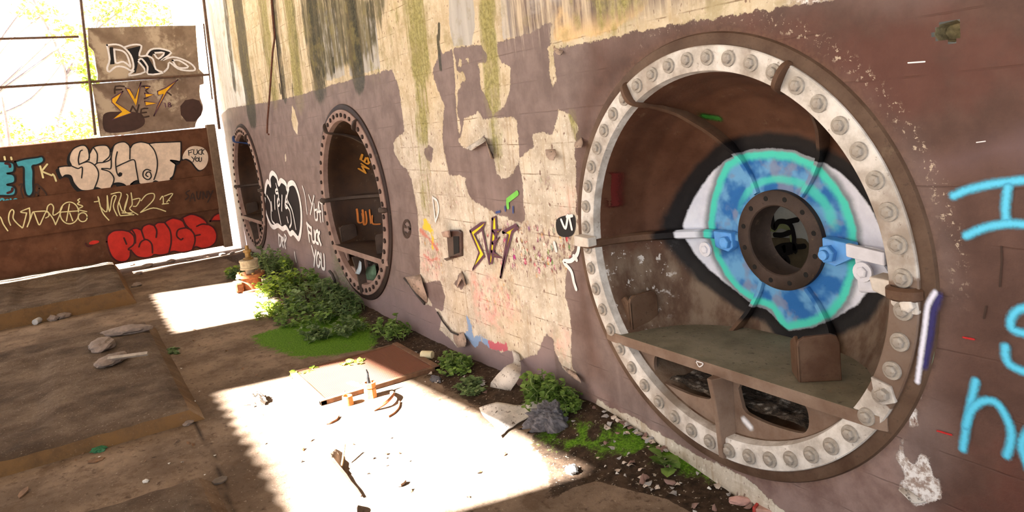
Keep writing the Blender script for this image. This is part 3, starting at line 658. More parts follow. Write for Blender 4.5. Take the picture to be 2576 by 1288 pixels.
def round_front(i, X, label):
    big = i == 0
    root = thing('round_steel_front', label, 'hatch', (X, 0, ZC), 0, 'round bolted steel fronts set in the wall')
    mf, mc, mr, mdish = (M_fl, M_col1, M_rib1, M_dish1) if big else (M_fl2, M_col2, M_rib2, M_dish2)
    lathe_y('collar', [(.80,.02),(.81,-.012),(.835,-.016),(.862,-.010),(.875,.012),(.872,.03)], mc, root, 128)
    fl = lathe_y('flange', [(.82,.01),(.82,-.022),(.816,-.026),(.734,-.026),(.727,-.022),(.722,.000),(.715,.05)], mf, root, 144)
    if big:
        fl['label'] = 'silver painted flange'
        th = np.degrees(np.array([math.atan2(v.co.z, v.co.x) for v in fl.data.vertices])); at = fl.data.attributes.new('arc', 'FLOAT', 'POINT')
        at.data.foreach_set('value', (sstep(th, -31, -27)*(1-sstep(th, -4, 10))).astype(np.float32))
    for k in range(48):
        a = 2*PI*(k+.35)/48; deg = math.degrees(a) % 360
        if big and min(abs(deg-60), abs(deg-120), abs(deg-180), abs(deg)) < 2.0: continue
        hexbolt(fl, .775*math.cos(a), .775*math.sin(a), -.0275, M_bolt if big else M_hole, .019 if big else .020, .02 if big else .012, .030 if big else None)
    # dish
    nr, na = (70, 288) if big else (26, 96)
    rs = np.interp(np.linspace(0, 1, nr), np.linspace(0, 1, len(BOWL)), [p[0] for p in BOWL]); ys = np.interp(np.linspace(0, 1, nr), np.linspace(0, 1, len(BOWL)), [p[1] for p in BOWL])
    m = MB().lathe(list(zip(rs, ys)), na, 'y'); at = eye_attrs([a[0] for a in m.v], [a[2] for a in m.v]) if big else None
    if at: at['dishm'] = np.ones(len(m.v))
    dish = m.build('dish', mdish, root, True, attrs=at)
    if big: dish['label'] = 'recessed dish painted as a blue eye'
    for d in (60, 120, 240, 300):
        build_rib(root, math.radians(d), M_blueh if (i == 2 and d == 120) else mr, eyed=big, r_in=.222, w=.028, lip=LIP if d < 180 else LIP_LOW)
    for d in (0, 180):
        o = build_rib(root, math.radians(d), mr, w=.044, name='cross_bar', eyed=big, lower=-.012)
    # hub
    hub = lathe_y('hub_ring', [(.147,.52),(.147,.385),(.152,.380),(.208,.380),(.213,.384),(.213,.43)], M_hub if big else mr, root, 72)
    for k in range(12):
        a = 2*PI*(k+.5)/12; m = MB().lathe([(0, -.0015), (.0105, -.0015), (.0115, .001)], 12, 'y', (.182*math.cos(a), .38, .182*math.sin(a))); m.build('bolt_hole', M_black, hub)  # flat black discs paint in the shade of the bolt holes
    # lower closing plate with two slots, its web and the shelf
    ch = -.474; R2 = .745; a0 = math.asin(ch/R2)
    arc = [(R2*math.cos(a), R2*math.sin(a)) for a in np.linspace(PI-a0, 2*PI+a0, 40)]
    def slot(s):
        q = [(.072,-.500),(.072,-.585),(.082,-.608),(.105,-.620),(.20,-.628),(.33,-.618),(.365,-.598),(.378,-.56),(.372,-.515),(.352,-.496),(.315,-.490),(.262,-.500),(.235,-.490)]
        q = [(a*s*1.0, b) for a, b in q]; return smooth_path(q, 3, True) if s > 0 else smooth_path([(a*1.13, b) for a, b in q], 3, True)[::-1]
    lp = MB().prism(arc, lambda a, b, d: (a, d, b), .022, .040, [slot(1), slot(-1)]); lowp = lp.build('lower_plate', M_lowp if big else M_fl2, root, bevel=.003)
    lathe_part = MB()
    for k in range(41):
        pass
    w = MB().prism([(-.060,-.470),(.022,-.470),(.022,-.49),(-.010,-.64),(-.016,-.80),(-.026,-.80),(-.050,-.65)] if False else [(-.058,-.474),(.040,-.474),(.040,-.80),(.034,-.815),(-.04,-.815)], lambda a, b, d: (a, d, b), .024, .012)
    w = MB(); prof = [(-.474,-.075),(-.56,-.06),(-.66,-.047),(-.815,-.040)]       # web standing out of the plate, deepest under the shelf
    vv = []
    for z, y in prof: vv += [(-.012, y, z), (.012, y, z), (.034, .024, z), (-.034, .024, z)]
    ff_ = []
    for k in range(3):
        for j in range(4): ff_.append((4*k+j, 4*k+(j+1) % 4, 4*k+4+(j+1) % 4, 4*k+4+j))
    ff_ += [(0,1,2,3), (12,15,14,13)]; w.add(vv, ff_); w.build('web', M_lowp if big else mr, root, bevel=.004)
    sx = np.linspace(-.70, .70, 41); front = []; back = []
    zt = -.430
    for x in sx:
        rr = min(math.hypot(x, zt), .72); front.append((x, -.030 if abs(x) < .685 else -.02)); back.append((x, max(.03, float(bowl_y(rr))+.012 if rr < .71 else .03)))
    shp = MB().prism(front+back[::-1], lambda a, b, d: (a, b, d), zt-.046, zt); shelf = shp.build('shelf', [M_lowp if big else M_fl2, M_shelf if big else mr], root, bevel=.004)
    for p in shelf.data.polygons:
        if p.normal.z > .9: p.material_index = 1
    for s, x0, y0, x1, y1 in ((-1, -.575, .035, -.555, .19), (1, .335, .035, .43, .15)):
        hgt = .175; L = math.hypot(x1-x0, y1-y0); ux, uy = (x1-x0)/L, (y1-y0)/L
        q = [(0,0),(L,0),(L,hgt*.82),(L*.93,hgt*.96),(L*.8,hgt),(L*.18,hgt*.97),(L*.05,hgt*.9),(0,hgt*.8)]
        b = MB().prism(q, lambda a, c, d: (x0+ux*a-uy*d, y0+uy*a+ux*d, zt+c), 0, .018)
        b.prism([(0,0),(.05,0),(.05,hgt*.7),(.02,hgt*.93),(0,hgt*.8)], lambda a, c, d: (x0+ux*.0-uy*a*2.2+ux*d, y0+ux*a*2.2+uy*d, zt+c), 0, .014)
        b.build('gusset', M_gus if big else mr, root, bevel=.004)
    # rubble lying in the bottom of the dish, seen through the slots
    us = np.linspace(-.45, .45, 46); vs = np.linspace(.05, .40, 18); gx, gy, gf = grid(us, vs)
    gz = -.615+.05*(fbm(gx*14+X, gy*14)-.4)+.16*(gy-.05)
    mk('rubble', np.stack([gx, gy, gz], 1), gf, M_rub, root)['kind'] = 'stuff'
    return root
M_gus = steel('gusset_brown', rgb(76,52,38), rgb(102,80,64), False, .6)
M_black = simple('black_hole', rgb(14,12,11), .95, .1, 20, bump=0)  # black of the rag, and painted darkness for holes
M_blueh = steel('blue_painted_hook', rgb(44,62,104), rgb(58,78,120), False, .2)
g = G('slot_rubble'); M_rub = g.done(g.mix(g.ss(g.noise(24, 4, .7), .35, .6), rgb(44,34,26), g.mix(g.ss(g.vor(26), .1, .5), rgb(170,160,148), rgb(84,70,58))), .95, g.bump(g.noise(40), 1, .02))
F1 = round_front(0, RX[0], 'large round steel front nearest the camera, painted as a blue eye inside a silver flange')
F2 = round_front(1, RX[1], 'middle round steel front of three, yellow letters inside, above the big weeds')
F3 = round_front(2, RX[2], 'farthest round steel front of three, blue hook at its top, beside the back wall')
# lugs, washers and bolts of the eye
def at1(px, py, y): h = on_wall(px, py, y); return h[0], h[2]-ZC
x, z = at1(1825, 610, .37); b = hexbolt(F1, x, z, .375, M_blueb, .030, .026, .0, 'blue_bolt'); b['label'] = 'blue bolt left of the hub'
m = MB().prism([(x-.075, z+.045), (x+.03, z+.045), (x+.035, z-.02), (x+.005, z-.045), (x-.07, z-.03)], lambda a, c, d: (a, d, c), .375, .42); m.build('lug', M_blueb, F1, bevel=.006)
x, z = at1(2084, 638, .36); b = hexbolt(F1, x, z, .365, M_blueb, .036, .030, .0, 'blue_bolt'); b['label'] = 'large blue bolt right of the hub'
m = MB().prism([(x-.03, z+.06), (x+.09, z+.045), (x+.095, z-.01), (x+.02, z-.05), (x-.03, z-.04)], lambda a, c, d: (a, d, c), .365, .42); m.build('lug', M_blueb, F1, bevel=.006)
for px, py, y, r in ((1775, 627, .34, .020), (2171, 684, .30, .022)):
    x, z = at1(px, py, y); hexbolt(F1, x, z, y, M_whiteb, r, .016, r*1.75, 'washer_bolt')
x, z = at1(2168, 640, .27); m = MB().prism([(x-.075, z+.03), (x+.075, z+.012), (x+.075, z-.038), (x-.075, z-.02)], lambda a, c, d: (a, d, c), .285, .305); m.build('clamp_plate', M_whiteb, F1, bevel=.006)
x, z = at1(2185, 690, .33); m = MB().prism([(x-.06, z+.06), (x+.05, z+.05), (x+.085, z), (x+.02, z-.07), (x-.05, z-.08)], lambda a, c, d: (a, d, c), .335, .42); m.build('lug', M_whiteb, F1, bevel=.01)
x, z = at1(2265, 722, .02); m = MB().prism([(x-.085, z+.028), (x+.075, z+.020), (x+.085, z-.028), (x-.02, z-.034), (x-.075, z-.018)], lambda a, c, d: (a, d, c), -.012, .06); m.build('end_bracket', M_silb, F1, bevel=.008)
x, z = at1(2285, 762, -.02); m = MB().prism([(x-.05, z+.035), (x+.03, z+.03), (x+.035, z-.03), (x-.02, z-.03), (x-.05, z-.01)], lambda a, c, d: (a, d, c), -.032, .0); m.build('end_bracket', M_silb, F1, bevel=.006); hexbolt(F1, x+.01, z, -.034, M_silb, .022, .02, 0)
x, z = at1(1478, 604, -.03); m = MB().prism([(x-.05, z+.026), (x+.06, z+.022), (x+.06, z-.022), (x-.05, z-.026)], lambda a, c, d: (a, d, c), -.075, -.02); m.build('end_bracket', M_silb, F1, bevel=.006)
x, z = at1(2232, 988, -.02); m = MB().prism([(x-.045, z+.045), (x+.02, z+.03), (x+.035, z-.02), (x-.01, z-.04), (x-.035, z-.02)], lambda a, c, d: (a, d, c), -.036, -.02); m.build('end_bracket', M_fl, F1, bevel=.004); hexbolt(F1, x+.0, z, -.038, M_bolt, .020, .02, 0)
to_lp = lambda a, b, d=0.: (a, .019-d, b)
lettering(F1, 'silver_smudge', 'silver smudge on the lower plate', to_lp, lambda pts: [at1(a, b, .02) for a, b in pts], [[(1872,1056),(1888,1074)]], .05, spray('silver_smudge', rgb(226,224,228)), soft=True)
lettering(F1, 'white_mark', None, lambda a, b, d=0.: (a, -.033-d, b), lambda pts: [at1(a, b, -.03) for a, b in pts], [[(1752,908),(1770,914),(1760,922),(1752,908)]], .005, WHITE)
bw = bowl_y
def bowl3(off, X):
    return lambda a, b, d=0.: (a, float(bowl_y(math.hypot(a, b)))-off-d, b)
def mapbowl(X, s=None): return lambda pts: [(lambda h: (h[0], h[2]))(on_bowl(a, b, X)) for a, b in pts]
def onb(root, X, name, label, lines, w, mat): return lettering(root, name, label, bowl3(.012, X), mapbowl(X), lines, w, mat)
KR2 = crop(780, 250, 4.77); KR2b = crop(780, 500, 4.77)
onb(F2, RX[1], 'lettering', 'orange yellow letters WE', [KR2(q) for q in ([(610,830),(690,880)],[(690,880),(640,800)],[(640,800),(720,830)],[(720,830),(640,770)],[(625,720),(700,770),(735,750)],[(625,720),(650,660)],[(670,740),(690,700)],[(725,760),(710,700)])], .016, paint('dim_yellow', rgb(190,130,40), worn=.5))
onb(F2, RX[1], 'lettering', 'orange and green letters UNL', [KR2b(q) for q in ([(590,120),(605,270),(650,270),(655,170)],[(655,130),(670,290),(700,290),(690,150)],[(730,130),(745,290)],[(765,200),(770,295),(860,300)])], .012, paint('dim_orange', rgb(190,110,40), worn=.6))
lettering(F1, 'green_smear', 'green smear on the dish above the eye', bowl3(.006, 0.), mapbowl(0.), [[(1775,292),(1810,298)]], .05, spray('leaf_green', rgb(40,92,30)), soft=True)
lettering(F1, 'red_smear', 'dark red smear on the dish left of the eye', bowl3(.006, 0.), mapbowl(0.), [[(1549,438),(1551,480),(1552,515)]], .04, spray('faded_red', rgb(82,24,20)), soft=True)
def onch(name, label, lines, w, mat):
    to3 = lambda a, b, d=0.: (a, 1.345-d, b); return lettering(inner, name, label, to3, lambda pts: [(lambda h: (h[0], h[2]))(on_wall(a, b, 1.35)) for a, b in pts], lines, w, mat)
KH = crop(1840, 460, 4.6)
onch('lettering', 'black tag seen through the hub', [KH(q) for q in ([(470,820),(520,770),(600,730),(700,720)],[(560,760),(570,830)],[(620,750),(600,800),(640,800),(620,750)],[(660,730),(665,800)],[(690,730),(695,790)],[(665,765),(692,760)],[(720,730),(740,790),(745,720)],[(600,900),(640,860),(660,920),(610,940),(600,900)])], .035, BLACK)
onch('outline', None, [KH(q) for q in ([(400,330),(440,310),(445,380),(400,390),(385,340),(350,400)],[(470,250),(490,520),(550,450),(640,450),(700,500),(730,620),(740,730),(850,730)],[(510,600),(600,600),(680,570)],[(650,450),(770,425)])], .03, BLACK)
onch('pale_line', None, [KH(q) for q in ([(460,260),(480,530),(545,500),(620,505),(690,560),(710,660),(740,770)],)], .03, paint('sage', rgb(150,158,110), worn=.1))
painted(inner, 'green_patch', None, lambda a, b: (a, 1.347, b), lambda pts: [(lambda h: (h[0], h[2]))(on_wall(a, b, 1.35)) for a, b in pts], [KH([(280,300),(440,250),(470,300),(480,520),(420,600),(320,680),(270,600)])], paint('lime', rgb(150,176,70), worn=.3))
painted(inner, 'brown_patch', None, lambda a, b: (a, 1.3465, b), lambda pts: [(lambda h: (h[0], h[2]))(on_wall(a, b, 1.35)) for a, b in pts], [KH([(200,700),(420,640),(700,640),(900,700),(920,1200),(200,1200)])], paint('umber', rgb(110,98,76), worn=.2))

# ------------------------------------------------------------------ right wall lettering
W3 = flat_on_wall(.004); W2 = flat_on_wall(.0065); W1 = flat_on_wall(.009)
def k(f): return lambda pts: wl(f(pts))
ident = lambda p: p
TH = [(305,600),(310,545),(322,515),(338,540),(334,492),(350,465),(376,492),(386,532),(402,510),(430,532),(438,565),(450,532),(480,530),(508,600),(523,700),(521,800),(508,858),(490,842),(472,822),(455,830),(432,792),(410,800),(382,780),(356,790),(336,770),(316,720),(304,660)]
painted(wall, 'bubble_lettering', 'black bubble lettering with white outline left of the middle steel front', W3, k(K3), [TH], BLACK)
lettering(wall, 'lettering_outline', None, W2, k(K3), [TH+TH[:1]], .06, WHITE)
lettering(wall, 'lettering_outline', None, W1, k(K3), [[(318,600),(340,650),(345,740),(365,770)],[(372,530),(388,600),(382,660),(402,770)],[(435,600),(430,650),(455,690),(465,760),(455,790)],[(450,560),(440,620),(470,690),(492,800)],loop(378,575,8,12),loop(388,640,7,22),loop(435,655,7,20),[(365,600),(367,680)],[(410,600),(408,690)],[(345,640),(350,690)],[(440,730),(447,760)]], .028, WHITE)
lettering(wall, 'lettering', 'small white scrawled word under the black bubble lettering', W2, k(K3), [[(386,832),(391,905)],[(386,835),(402,850),(400,895),(391,905)],[(406,848),(411,908)],[(406,850),(416,860),(409,880),(418,910)],[(421,850),(427,915)],[(424,835),(433,850),(427,875)],[(424,900),(430,915)]], .03, WHITE)
lettering(wall, 'lettering', 'white scratchy word beside the middle steel front', W2, k(K3), [[(530,545),(545,600),(558,710)],[(568,598),(585,650)],[(600,602),(578,712)],[(600,650),(607,742),(622,740)],[(602,690),(616,684)],[(628,640),(620,748)],[(628,640),(642,758)],[(618,700),(642,694)],[(636,640),(668,655)],[(648,650),(655,755)]], .022, WHITE)
lettering(wall, 'lettering', 'white letters FUCK beside the middle steel front', W2, k(K3), [[(558,765),(572,874)],[(556,768),(582,795)],[(566,816),(582,830)],[(585,793),(588,860),(596,880),(606,870),(602,812)],[(624,815),(612,818),(608,850),(613,880),(626,888)],[(621,808),(640,896)],[(634,820),(624,852),(643,892)]], .034, WHITE)
lettering(wall, 'lettering', 'white letters YOU beside the middle steel front', W2, k(K3), [[(586,905),(600,965)],[(612,930),(606,960),(600,1022)],loop(626,985,10,42),[(642,950),(646,1025),(656,1040),(664,1030),(660,955)]], .034, WHITE)
lettering(wall, 'lettering', None, W2, k(K3), [[(483,942),(486,965),(492,996)]], .03, WHITE)
S7 = [[(440,347),(500,305),(522,298),(508,330),(462,366),(500,440),(515,478),(452,555),(488,462),(450,372)],[(560,280),(578,265),(582,340),(556,520),(542,515),(556,360)],[(562,345),(608,338),(575,372)],[(560,410),(600,380),(572,425)],[(556,455),(615,492),(556,476)],[(618,352),(690,312),(702,322),(668,350),(612,560),(604,600),(645,362)]]
painted(wall, 'lettering_fill', 'yellow spiky letters SVE7 with purple outline on the bare concrete', W3, k(K5), S7, YEL2, smooth=False)
lettering(wall, 'lettering_outline', None, W2, k(K5), [q+q[:1] for q in S7]+[[(505,330),(545,520)]], .020, PURPLE, sub=1)
lettering(wall, 'lettering', 'thin white letter D on the bare concrete', W2, k(K5), [[(236,162),(252,295)],[(236,164),(262,185),(268,240),(252,295)]], .016, WHITE)
lettering(wall, 'lettering', 'bright green slash on the brown paint', W2, k(K5), [[(642,190),(640,182),(694,140)],[(642,190),(644,215)]], .03, GREENP, sub=1)
painted(wall, 'paint_blot', 'black blot left of the eye front', W3, k(K5), [[(905,285),(950,262),(1000,262),(1005,330),(985,372),(930,375),(905,345)]], BLACK)
lettering(wall, 'lettering', 'white VT on the black blot', W2, k(K5), [[(932,285),(955,330),(968,262)],[(962,268),(992,262)],[(975,265),(990,335)]], .016, WHITE)
lettering(wall, 'lettering', 'white dribbled squiggle left of the eye front', W2, k(K5), [[(1028,425),(1018,470),(985,505),(945,510),(985,560),(1000,620),(1012,658)],[(1000,480),(1015,500)],[(895,410),(905,450)]], .022, WHITE)
lettering(wall, 'lettering', 'faint dark scribbled face', W2, k(K3), [loop(1155,800,22,50),[(1140,780),(1150,790)],[(1165,790),(1170,800)],[(1145,820),(1160,835),(1172,820)]], .02, DARKT)
lettering(wall, 'lettering', 'small blue scrawl on brown paint', W2, k(K5), [[(580,245),(600,240)],[(628,215),(630,235)],[(672,215),(672,245)]], .014, paint('navy', rgb(52,72,130), worn=.4))
CYAN = spray('cyan', rgb(84,190,226)); SW = flat_on_wall(.004)
lettering(wall, 'lettering', 'sky blue sprayed letter I right of the eye front', SW, wl, [[(2400,492),(2440,476),(2500,462),(2600,450)],[(2537,470),(2531,520),(2534,556)],[(2433,592),(2480,572),(2540,562),(2600,566)]], .043, CYAN, soft=True)
for q in ([(2600,772),(2566,778),(2546,800),(2550,828),(2600,842)],[(2531,872),(2532,898),(2550,922),(2600,940)],[(2590,1080),(2572,1120),(2590,1180)]): lettering(wall, 'lettering', None, SW, wl, [q], .043, CYAN, soft=True)
lettering(wall, 'lettering', 'sky blue sprayed letter h right of the eye front', SW, wl, [[(2456,958),(2444,1010),(2434,1060),(2424,1128)],[(2432,1070),(2446,1030),(2475,1008),(2510,1014),(2538,1060),(2546,1100),(2534,1145)]], .043, CYAN, soft=True)
lettering(wall, 'paint_mark', None, SW, wl, [[(2425,848),(2452,853)],[(2360,1083),(2395,1093)]], .011, spray('red_dash', rgb(176,32,34)), soft=True)
lettering(wall, 'paint_mark', 'white and blue sprayed streak along the right rim of the eye front', flat_on_wall(.021), lambda p: wl(p, -.021), [[(2352,736),(2334,770),(2326,830),(2316,900),(2308,960)]], .030, spray('white_spray', rgb(224,224,240)), soft=True)
lettering(wall, 'paint_mark', None, flat_on_wall(.0195), lambda p: wl(p, -.0195), [[(2362,745),(2346,790),(2338,850),(2324,920)]], .045, spray('indigo_spray', rgb(44,40,96)), soft=True)
painted(wall, 'paint_mark', 'pale green peeled patch beside the eye front', flat_on_wall(.003), wl, [[(2352,790),(2360,820),(2354,850),(2350,900),(2336,930),(2330,900),(2342,840)]], paint('verdigris', rgb(140,164,138), worn=.6))
lettering(wall, 'crack', None, flat_on_wall(.003), wl, [[(2520,620),(2521,660),(2516,720)],[(2482,770),(2476,800)]], .005, DARKT, sub=1)
lettering(wall, 'paint_mark', None, flat_on_wall(.003), wl, [[(2286,158),(2328,155)]], .004, WHITE, sub=1)
lettering(wall, 'paint_mark', None, flat_on_wall(.003), wl, [[(2458,358),(2480,355)]], .003, WHITE, sub=1)
# rusty wires hanging down the stained concrete
M_rustw = simple('rusty_iron', rgb(84,48,34), .8, .4, 40); M_darkpipe = simple('dark_iron', rgb(44,36,34), .7, .3, 30)
def wallpath(pts, y=-.03): return [tuple(on_wall(a, b, y)) for a, b in pts]
wr = MB().tube(wallpath([(681,-30),(686,40),(691,95),(686,130),(681,200),(677,255),(673,300),(672,335),(676,338)], -.05), .011, 8)
tag(wr.build('hanging_wire', M_rustw, smooth=True), 'rusty wire hanging straight down the streaked upper wall', 'wire')
wr = MB().tube(wallpath([(684,-30),(692,70),(698,130),(706,200),(712,250)], -.012), .006, 8)
tag(wr.build('hanging_wire', M_darkpipe, smooth=True), 'thin dark wire slanting behind the longer rusty hanging wire', 'wire')
wr = MB().tube(wallpath([(829,682),(836,690),(842,705),(843,722),(841,745)], -.04), .014, 8)
tag(wr.build('bent_pipe', M_darkpipe, smooth=True), 'short bent dark pipe rising from the weeds under the middle front', 'pipe')
wr = MB().tube(wallpath([(1017,700),(1030,715),(1046,738),(1060,755),(1068,765)], -.02), .009, 8)
tag(wr.build('slanting_rod', M_darkpipe, smooth=True), 'dark rod slanting down the wall beside the pale paint flap', 'rod')
wr = MB().tube(wallpath([(1100,785),(1115,810),(1135,835),(1152,842)], -.012), .006, 8)
tag(wr.build('slanting_rod', M_darkpipe, smooth=True), 'thin dark rod lower on the wall near the blue paint smear', 'rod')

# conduit box on the bare concrete
bx = thing('conduit_box', 'dark metal conduit box with a bent flap on the bare concrete', 'box', tuple(on_wall(1145, 615)))
b0 = np.array(on_wall(1145, 615)); loc = lambda pts: [(a-b0[0], z-b0[2]) for a, z in wl(K5(pts))]
M_box = simple('oily_iron', rgb(62,40,34), .35, .35, 24)
q = loc([(318,350),(335,338),(385,338),(398,350),(400,480),(365,490),(350,482),(330,494)])
ou = MB().prism(q, lambda a, c, d: (a, d, c), -.018, .0); ou.build('casing', M_box, bx, bevel=.006)
q = loc([(358,372),(388,372),(390,460),(362,470)]); MB().prism(q, lambda a, c, d: (a, d, c), -.021, -.017).build('recess_shade', M_black, bx)  # thin black plate stands in for the shade of an opening
q = loc([(312,345),(352,336),(352,372),(335,380),(318,372)]); MB().prism(q, lambda a, c, d: (a, d-.02*math.sin(a*40), c), -.038, -.020).build('flap', simple('worn_iron', rgb(150,124,112), .35, .3, 24), bx, bevel=.004)
q = loc([(324,488),(362,478),(360,490),(342,500)]); MB().prism(q, lambda a, c, d: (a, d, c), -.05, -.012).build('lip', M_box, bx, bevel=.004)

# ------------------------------------------------------------------ peeling paint
def peel_mat(name, front, back):
    g = G(name); n1 = g.noise(12, 6, .7); gm = g.n('ShaderNodeNewGeometry')
    fr = g.mix(g.ss(n1, .4, .6), front, tuple(c*.72 for c in front[:3])+(1,)); bk = g.mix(g.ss(n1, .4, .6), back, tuple(c*.75 for c in back[:3])+(1,))
    fr = g.mix(g.ss(g.noise(45, 4, .7), .57, .66), fr, rgb(84,72,64))
    return g.done(g.mix(gm.outputs['Backfacing'], fr, bk), .75, g.bump(n1, .4, .01))
M_peelw = peel_mat('peeled_paint_white', rgb(196,188,180), rgb(104,76,66)); M_peelm = peel_mat('peeled_paint_mauve', rgb(172,148,132), rgb(104,76,66)); M_peelb = peel_mat('peeled_paint_brown', rgb(118,88,80), rgb(206,196,184))
def sheet(name, rows, mat, label, cat, group=None, sub=4, ragged=.01):
    # a curled sheet: rows of 3D points, interpolated
    R_ = [smooth_path([np.array(p, float) for p in r], sub) for r in rows]; R_ = np.array(R_); cols = [smooth_path(list(R_[:, j]), sub) for j in range(R_.shape[1])]
    A = np.array(cols); n, m_ = A.shape[:2]
    A = A+ragged*np.stack([fbm(A[...,0]*23+A[...,2]*19, A[...,1]*23+q, 3)-.45 for q in (0, 7, 13)], -1)
    f = [(i*m_+j, i*m_+j+1, (i+1)*m_+j+1, (i+1)*m_+j) for i in range(n-1) for j in range(m_-1)]
    o = mk(name, A.reshape(-1, 3), f, mat, None, True); s = o.modifiers.new('thick', 'SOLIDIFY'); s.thickness = .003
    return tag(o, label, cat, group)
def w_(px, py, y): return on_wall(px, py, y)
sheet('peeled_paint', [[w_(1287,880,-.01), w_(1305,890,-.01)], [w_(1292,910,-.05), w_(1311,925,-.05)], [w_(1268,925,-.13), w_(1308,945,-.11)], [w_(1236,962,-.17), w_(1290,975,-.14)], [w_(1233,990,-.14), w_(1275,1000,-.10)], [w_(1255,1004,-.06), w_(1300,998,-.06)]], M_peelw, 'long white tongue of peeled paint hanging and curling to the floor', 'paint')
sheet('peeled_paint', [[w_(1305,950,-.03), w_(1330,945,-.02), w_(1372,995,-.01)], [w_(1292,975,-.08), w_(1320,970,-.08), w_(1352,1000,-.08)], [w_(1285,1004,-.10), w_(1312,1010,-.13), w_(1345,1008,-.12)]], M_peelb, 'brown curl of peeled paint leaning behind the white hanging tongue', 'paint')
def fl(px, py, z): return on_floor(px, py, z)
sheet('peeled_paint', [[fl(1205,1025,.05), fl(1250,1012,.09), fl(1310,1018,.07), fl(1375,995,.13)], [fl(1215,1045,.03), fl(1255,1040,.06), fl(1310,1042,.05), fl(1368,1015,.09)], [fl(1240,1070,.02), fl(1268,1072,.03), fl(1300,1066,.03), fl(1345,1040,.05)], [fl(1258,1098,.015), fl(1270,1088,.015), fl(1280,1080,.015), fl(1310,1058,.02)]], M_peelw, 'broad white sheet of fallen paint lying half in the sun', 'paint')
for i, (pts, lab) in enumerate([
    ([[w_(1170,372,0), w_(1215,345,0)], [w_(1185,378,-.03), w_(1222,352,-.04)], [w_(1190,372,-.06), w_(1215,358,-.07)]], 'curled paint flap under the left corner of the square bare patch'),
    ([[w_(1218,346,0), w_(1238,400,0)], [w_(1222,352,-.03), w_(1240,398,-.03)], [w_(1228,372,-.05), w_(1236,398,-.05)]], 'curled paint flap along the right edge of the square bare patch'),
    ([[w_(1372,376,0), w_(1396,374,0)], [w_(1374,392,-.03), w_(1398,388,-.03)], [w_(1382,402,-.05), w_(1392,402,-.05)]], 'small grey curled flake on the bare patch left of the eye front'),
    ([[w_(1446,358,0), w_(1462,345,0)], [w_(1444,368,-.02), w_(1466,360,-.03)], [w_(1448,372,-.04), w_(1462,370,-.05)]], 'small curled flake at the left rim of the eye front'),
    ([[w_(1018,698,0), w_(1058,690,0)], [w_(1022,702,-.03), w_(1062,712,-.03)], [w_(1046,742,-.02), w_(1072,742,-.02)], [w_(1062,764,-.01), w_(1075,762,0)]], 'pale triangular paint flap standing off beside the slanting rod'),
    ([[w_(1140,840,0), w_(1165,835,0)], [w_(1142,858,-.02), w_(1172,856,-.03)], [w_(1152,874,-.04), w_(1170,872,-.04)]], 'ragged paint curl at the foot of the bare concrete'),
    ([[w_(1148,718,0), w_(1162,682,0), w_(1174,716,0)], [w_(1150,722,-.03), w_(1162,700,-.04), w_(1172,720,-.03)]], 'dark pointed paint curl below the conduit box'),
    ([[w_(1415,920,0), w_(1445,935,0)], [w_(1428,938,-.02), w_(1455,950,-.03)], [w_(1440,950,-.03), w_(1462,965,-.02)]], 'pale paint curl low down left of the eye front'),
    ([[w_(1392,118,0), w_(1416,126,0)], [w_(1395,128,-.02), w_(1414,134,-.02)], [w_(1400,136,-.03), w_(1410,138,-.03)]], 'small tan flake under the long seam at the top'),
    ([[w_(2290,1235,0), w_(2330,1262,0)], [w_(2272,1228,-.02), w_(2300,1266,-.03)], [w_(2262,1232,-.03), w_(2282,1250,-.04)]], 'white flap peeling at the bottom right corner patch')]):
    sheet('paint_flap', pts, M_peelw if i in (0, 9) else M_peelm, lab, 'paint', 'curled paint flaps on the wall', 3, .006)

# ------------------------------------------------------------------ back wall
M_bwall = steel('brown_shuttered_wall', rgb(78,48,32), rgb(100,66,46), False, .35, .8)
bw_ = MB()
YE0 = -7.5
def byz(px, py, x=XB): h = on_back(px, py, x); return h[1], h[2]
yr0, yr1 = byz(606, 560)[0], byz(548, 325)[0]
bw_.prism([(YE0,.10),(-.14,.10),(-.16,.69),(YE0,.69)], lambda a, c, d: (XB+d, a, c), -.22, -.03)
bw_.prism([(YE0,.66),(-.16,.66),(-.19,1.17),(YE0,1.17)], lambda a, c, d: (XB+d, a, c), -.22, .02)
bw_.prism([(YE0,1.165),(-.19,1.165),(-.20,1.86),(YE0,1.86)], lambda a, c, d: (XB+d, a, c), -.22, .0)
back = tag(bw_.build('wall_back', M_bwall, bevel=.012), 'low brown back wall in three lapped courses covered with graffiti', kind='structure')
pm = MB().box((XB-.12, -.27, .08), (XB+.03, -.15, 1.9)); pm.build('end_post', simple('end_post_grey', rgb(112,92,74), .8, .2, 12), back, bevel=.01)
TI = (XB+.001, XB+.021, XB-.029)   # top, middle and bottom course faces
def kb(f, x): return lambda pts: bl(f(pts), x)
def fb(x, off): return lambda a, b, d=0.: (x+off+d, a, b)
SG = [(525,288),(585,278),(640,275),(622,225),(632,165),(665,120),(720,95),(765,95),(795,130),(805,165),(840,110),(900,92),(960,95),(990,130),(1000,150),(1020,100),(1060,70),(1120,62),(1160,90),(1172,115),(1200,80),(1260,62),(1310,68),(1340,76),(1400,68),(1500,64),(1618,60),(1628,70),(1628,150),(1622,232),(1580,230),(1532,226),(1560,245),(1582,272),(1572,330),(1545,390),(1490,425),(1440,425),(1395,412),(1360,440),(1300,455),(1252,432),(1244,408),(1200,422),(1160,470),(1110,440),(1060,430),(1015,442),(990,485),(940,495),(872,472),(840,490),(780,500),(720,490),(665,432),(638,368),(590,360),(558,378),(532,330)]
x0 = TI[0]
painted(back, 'lettering_shade', None, fb(x0, .002), kb(K2, x0), [[(a-22, b+20) for a, b in SG]], BLACK)
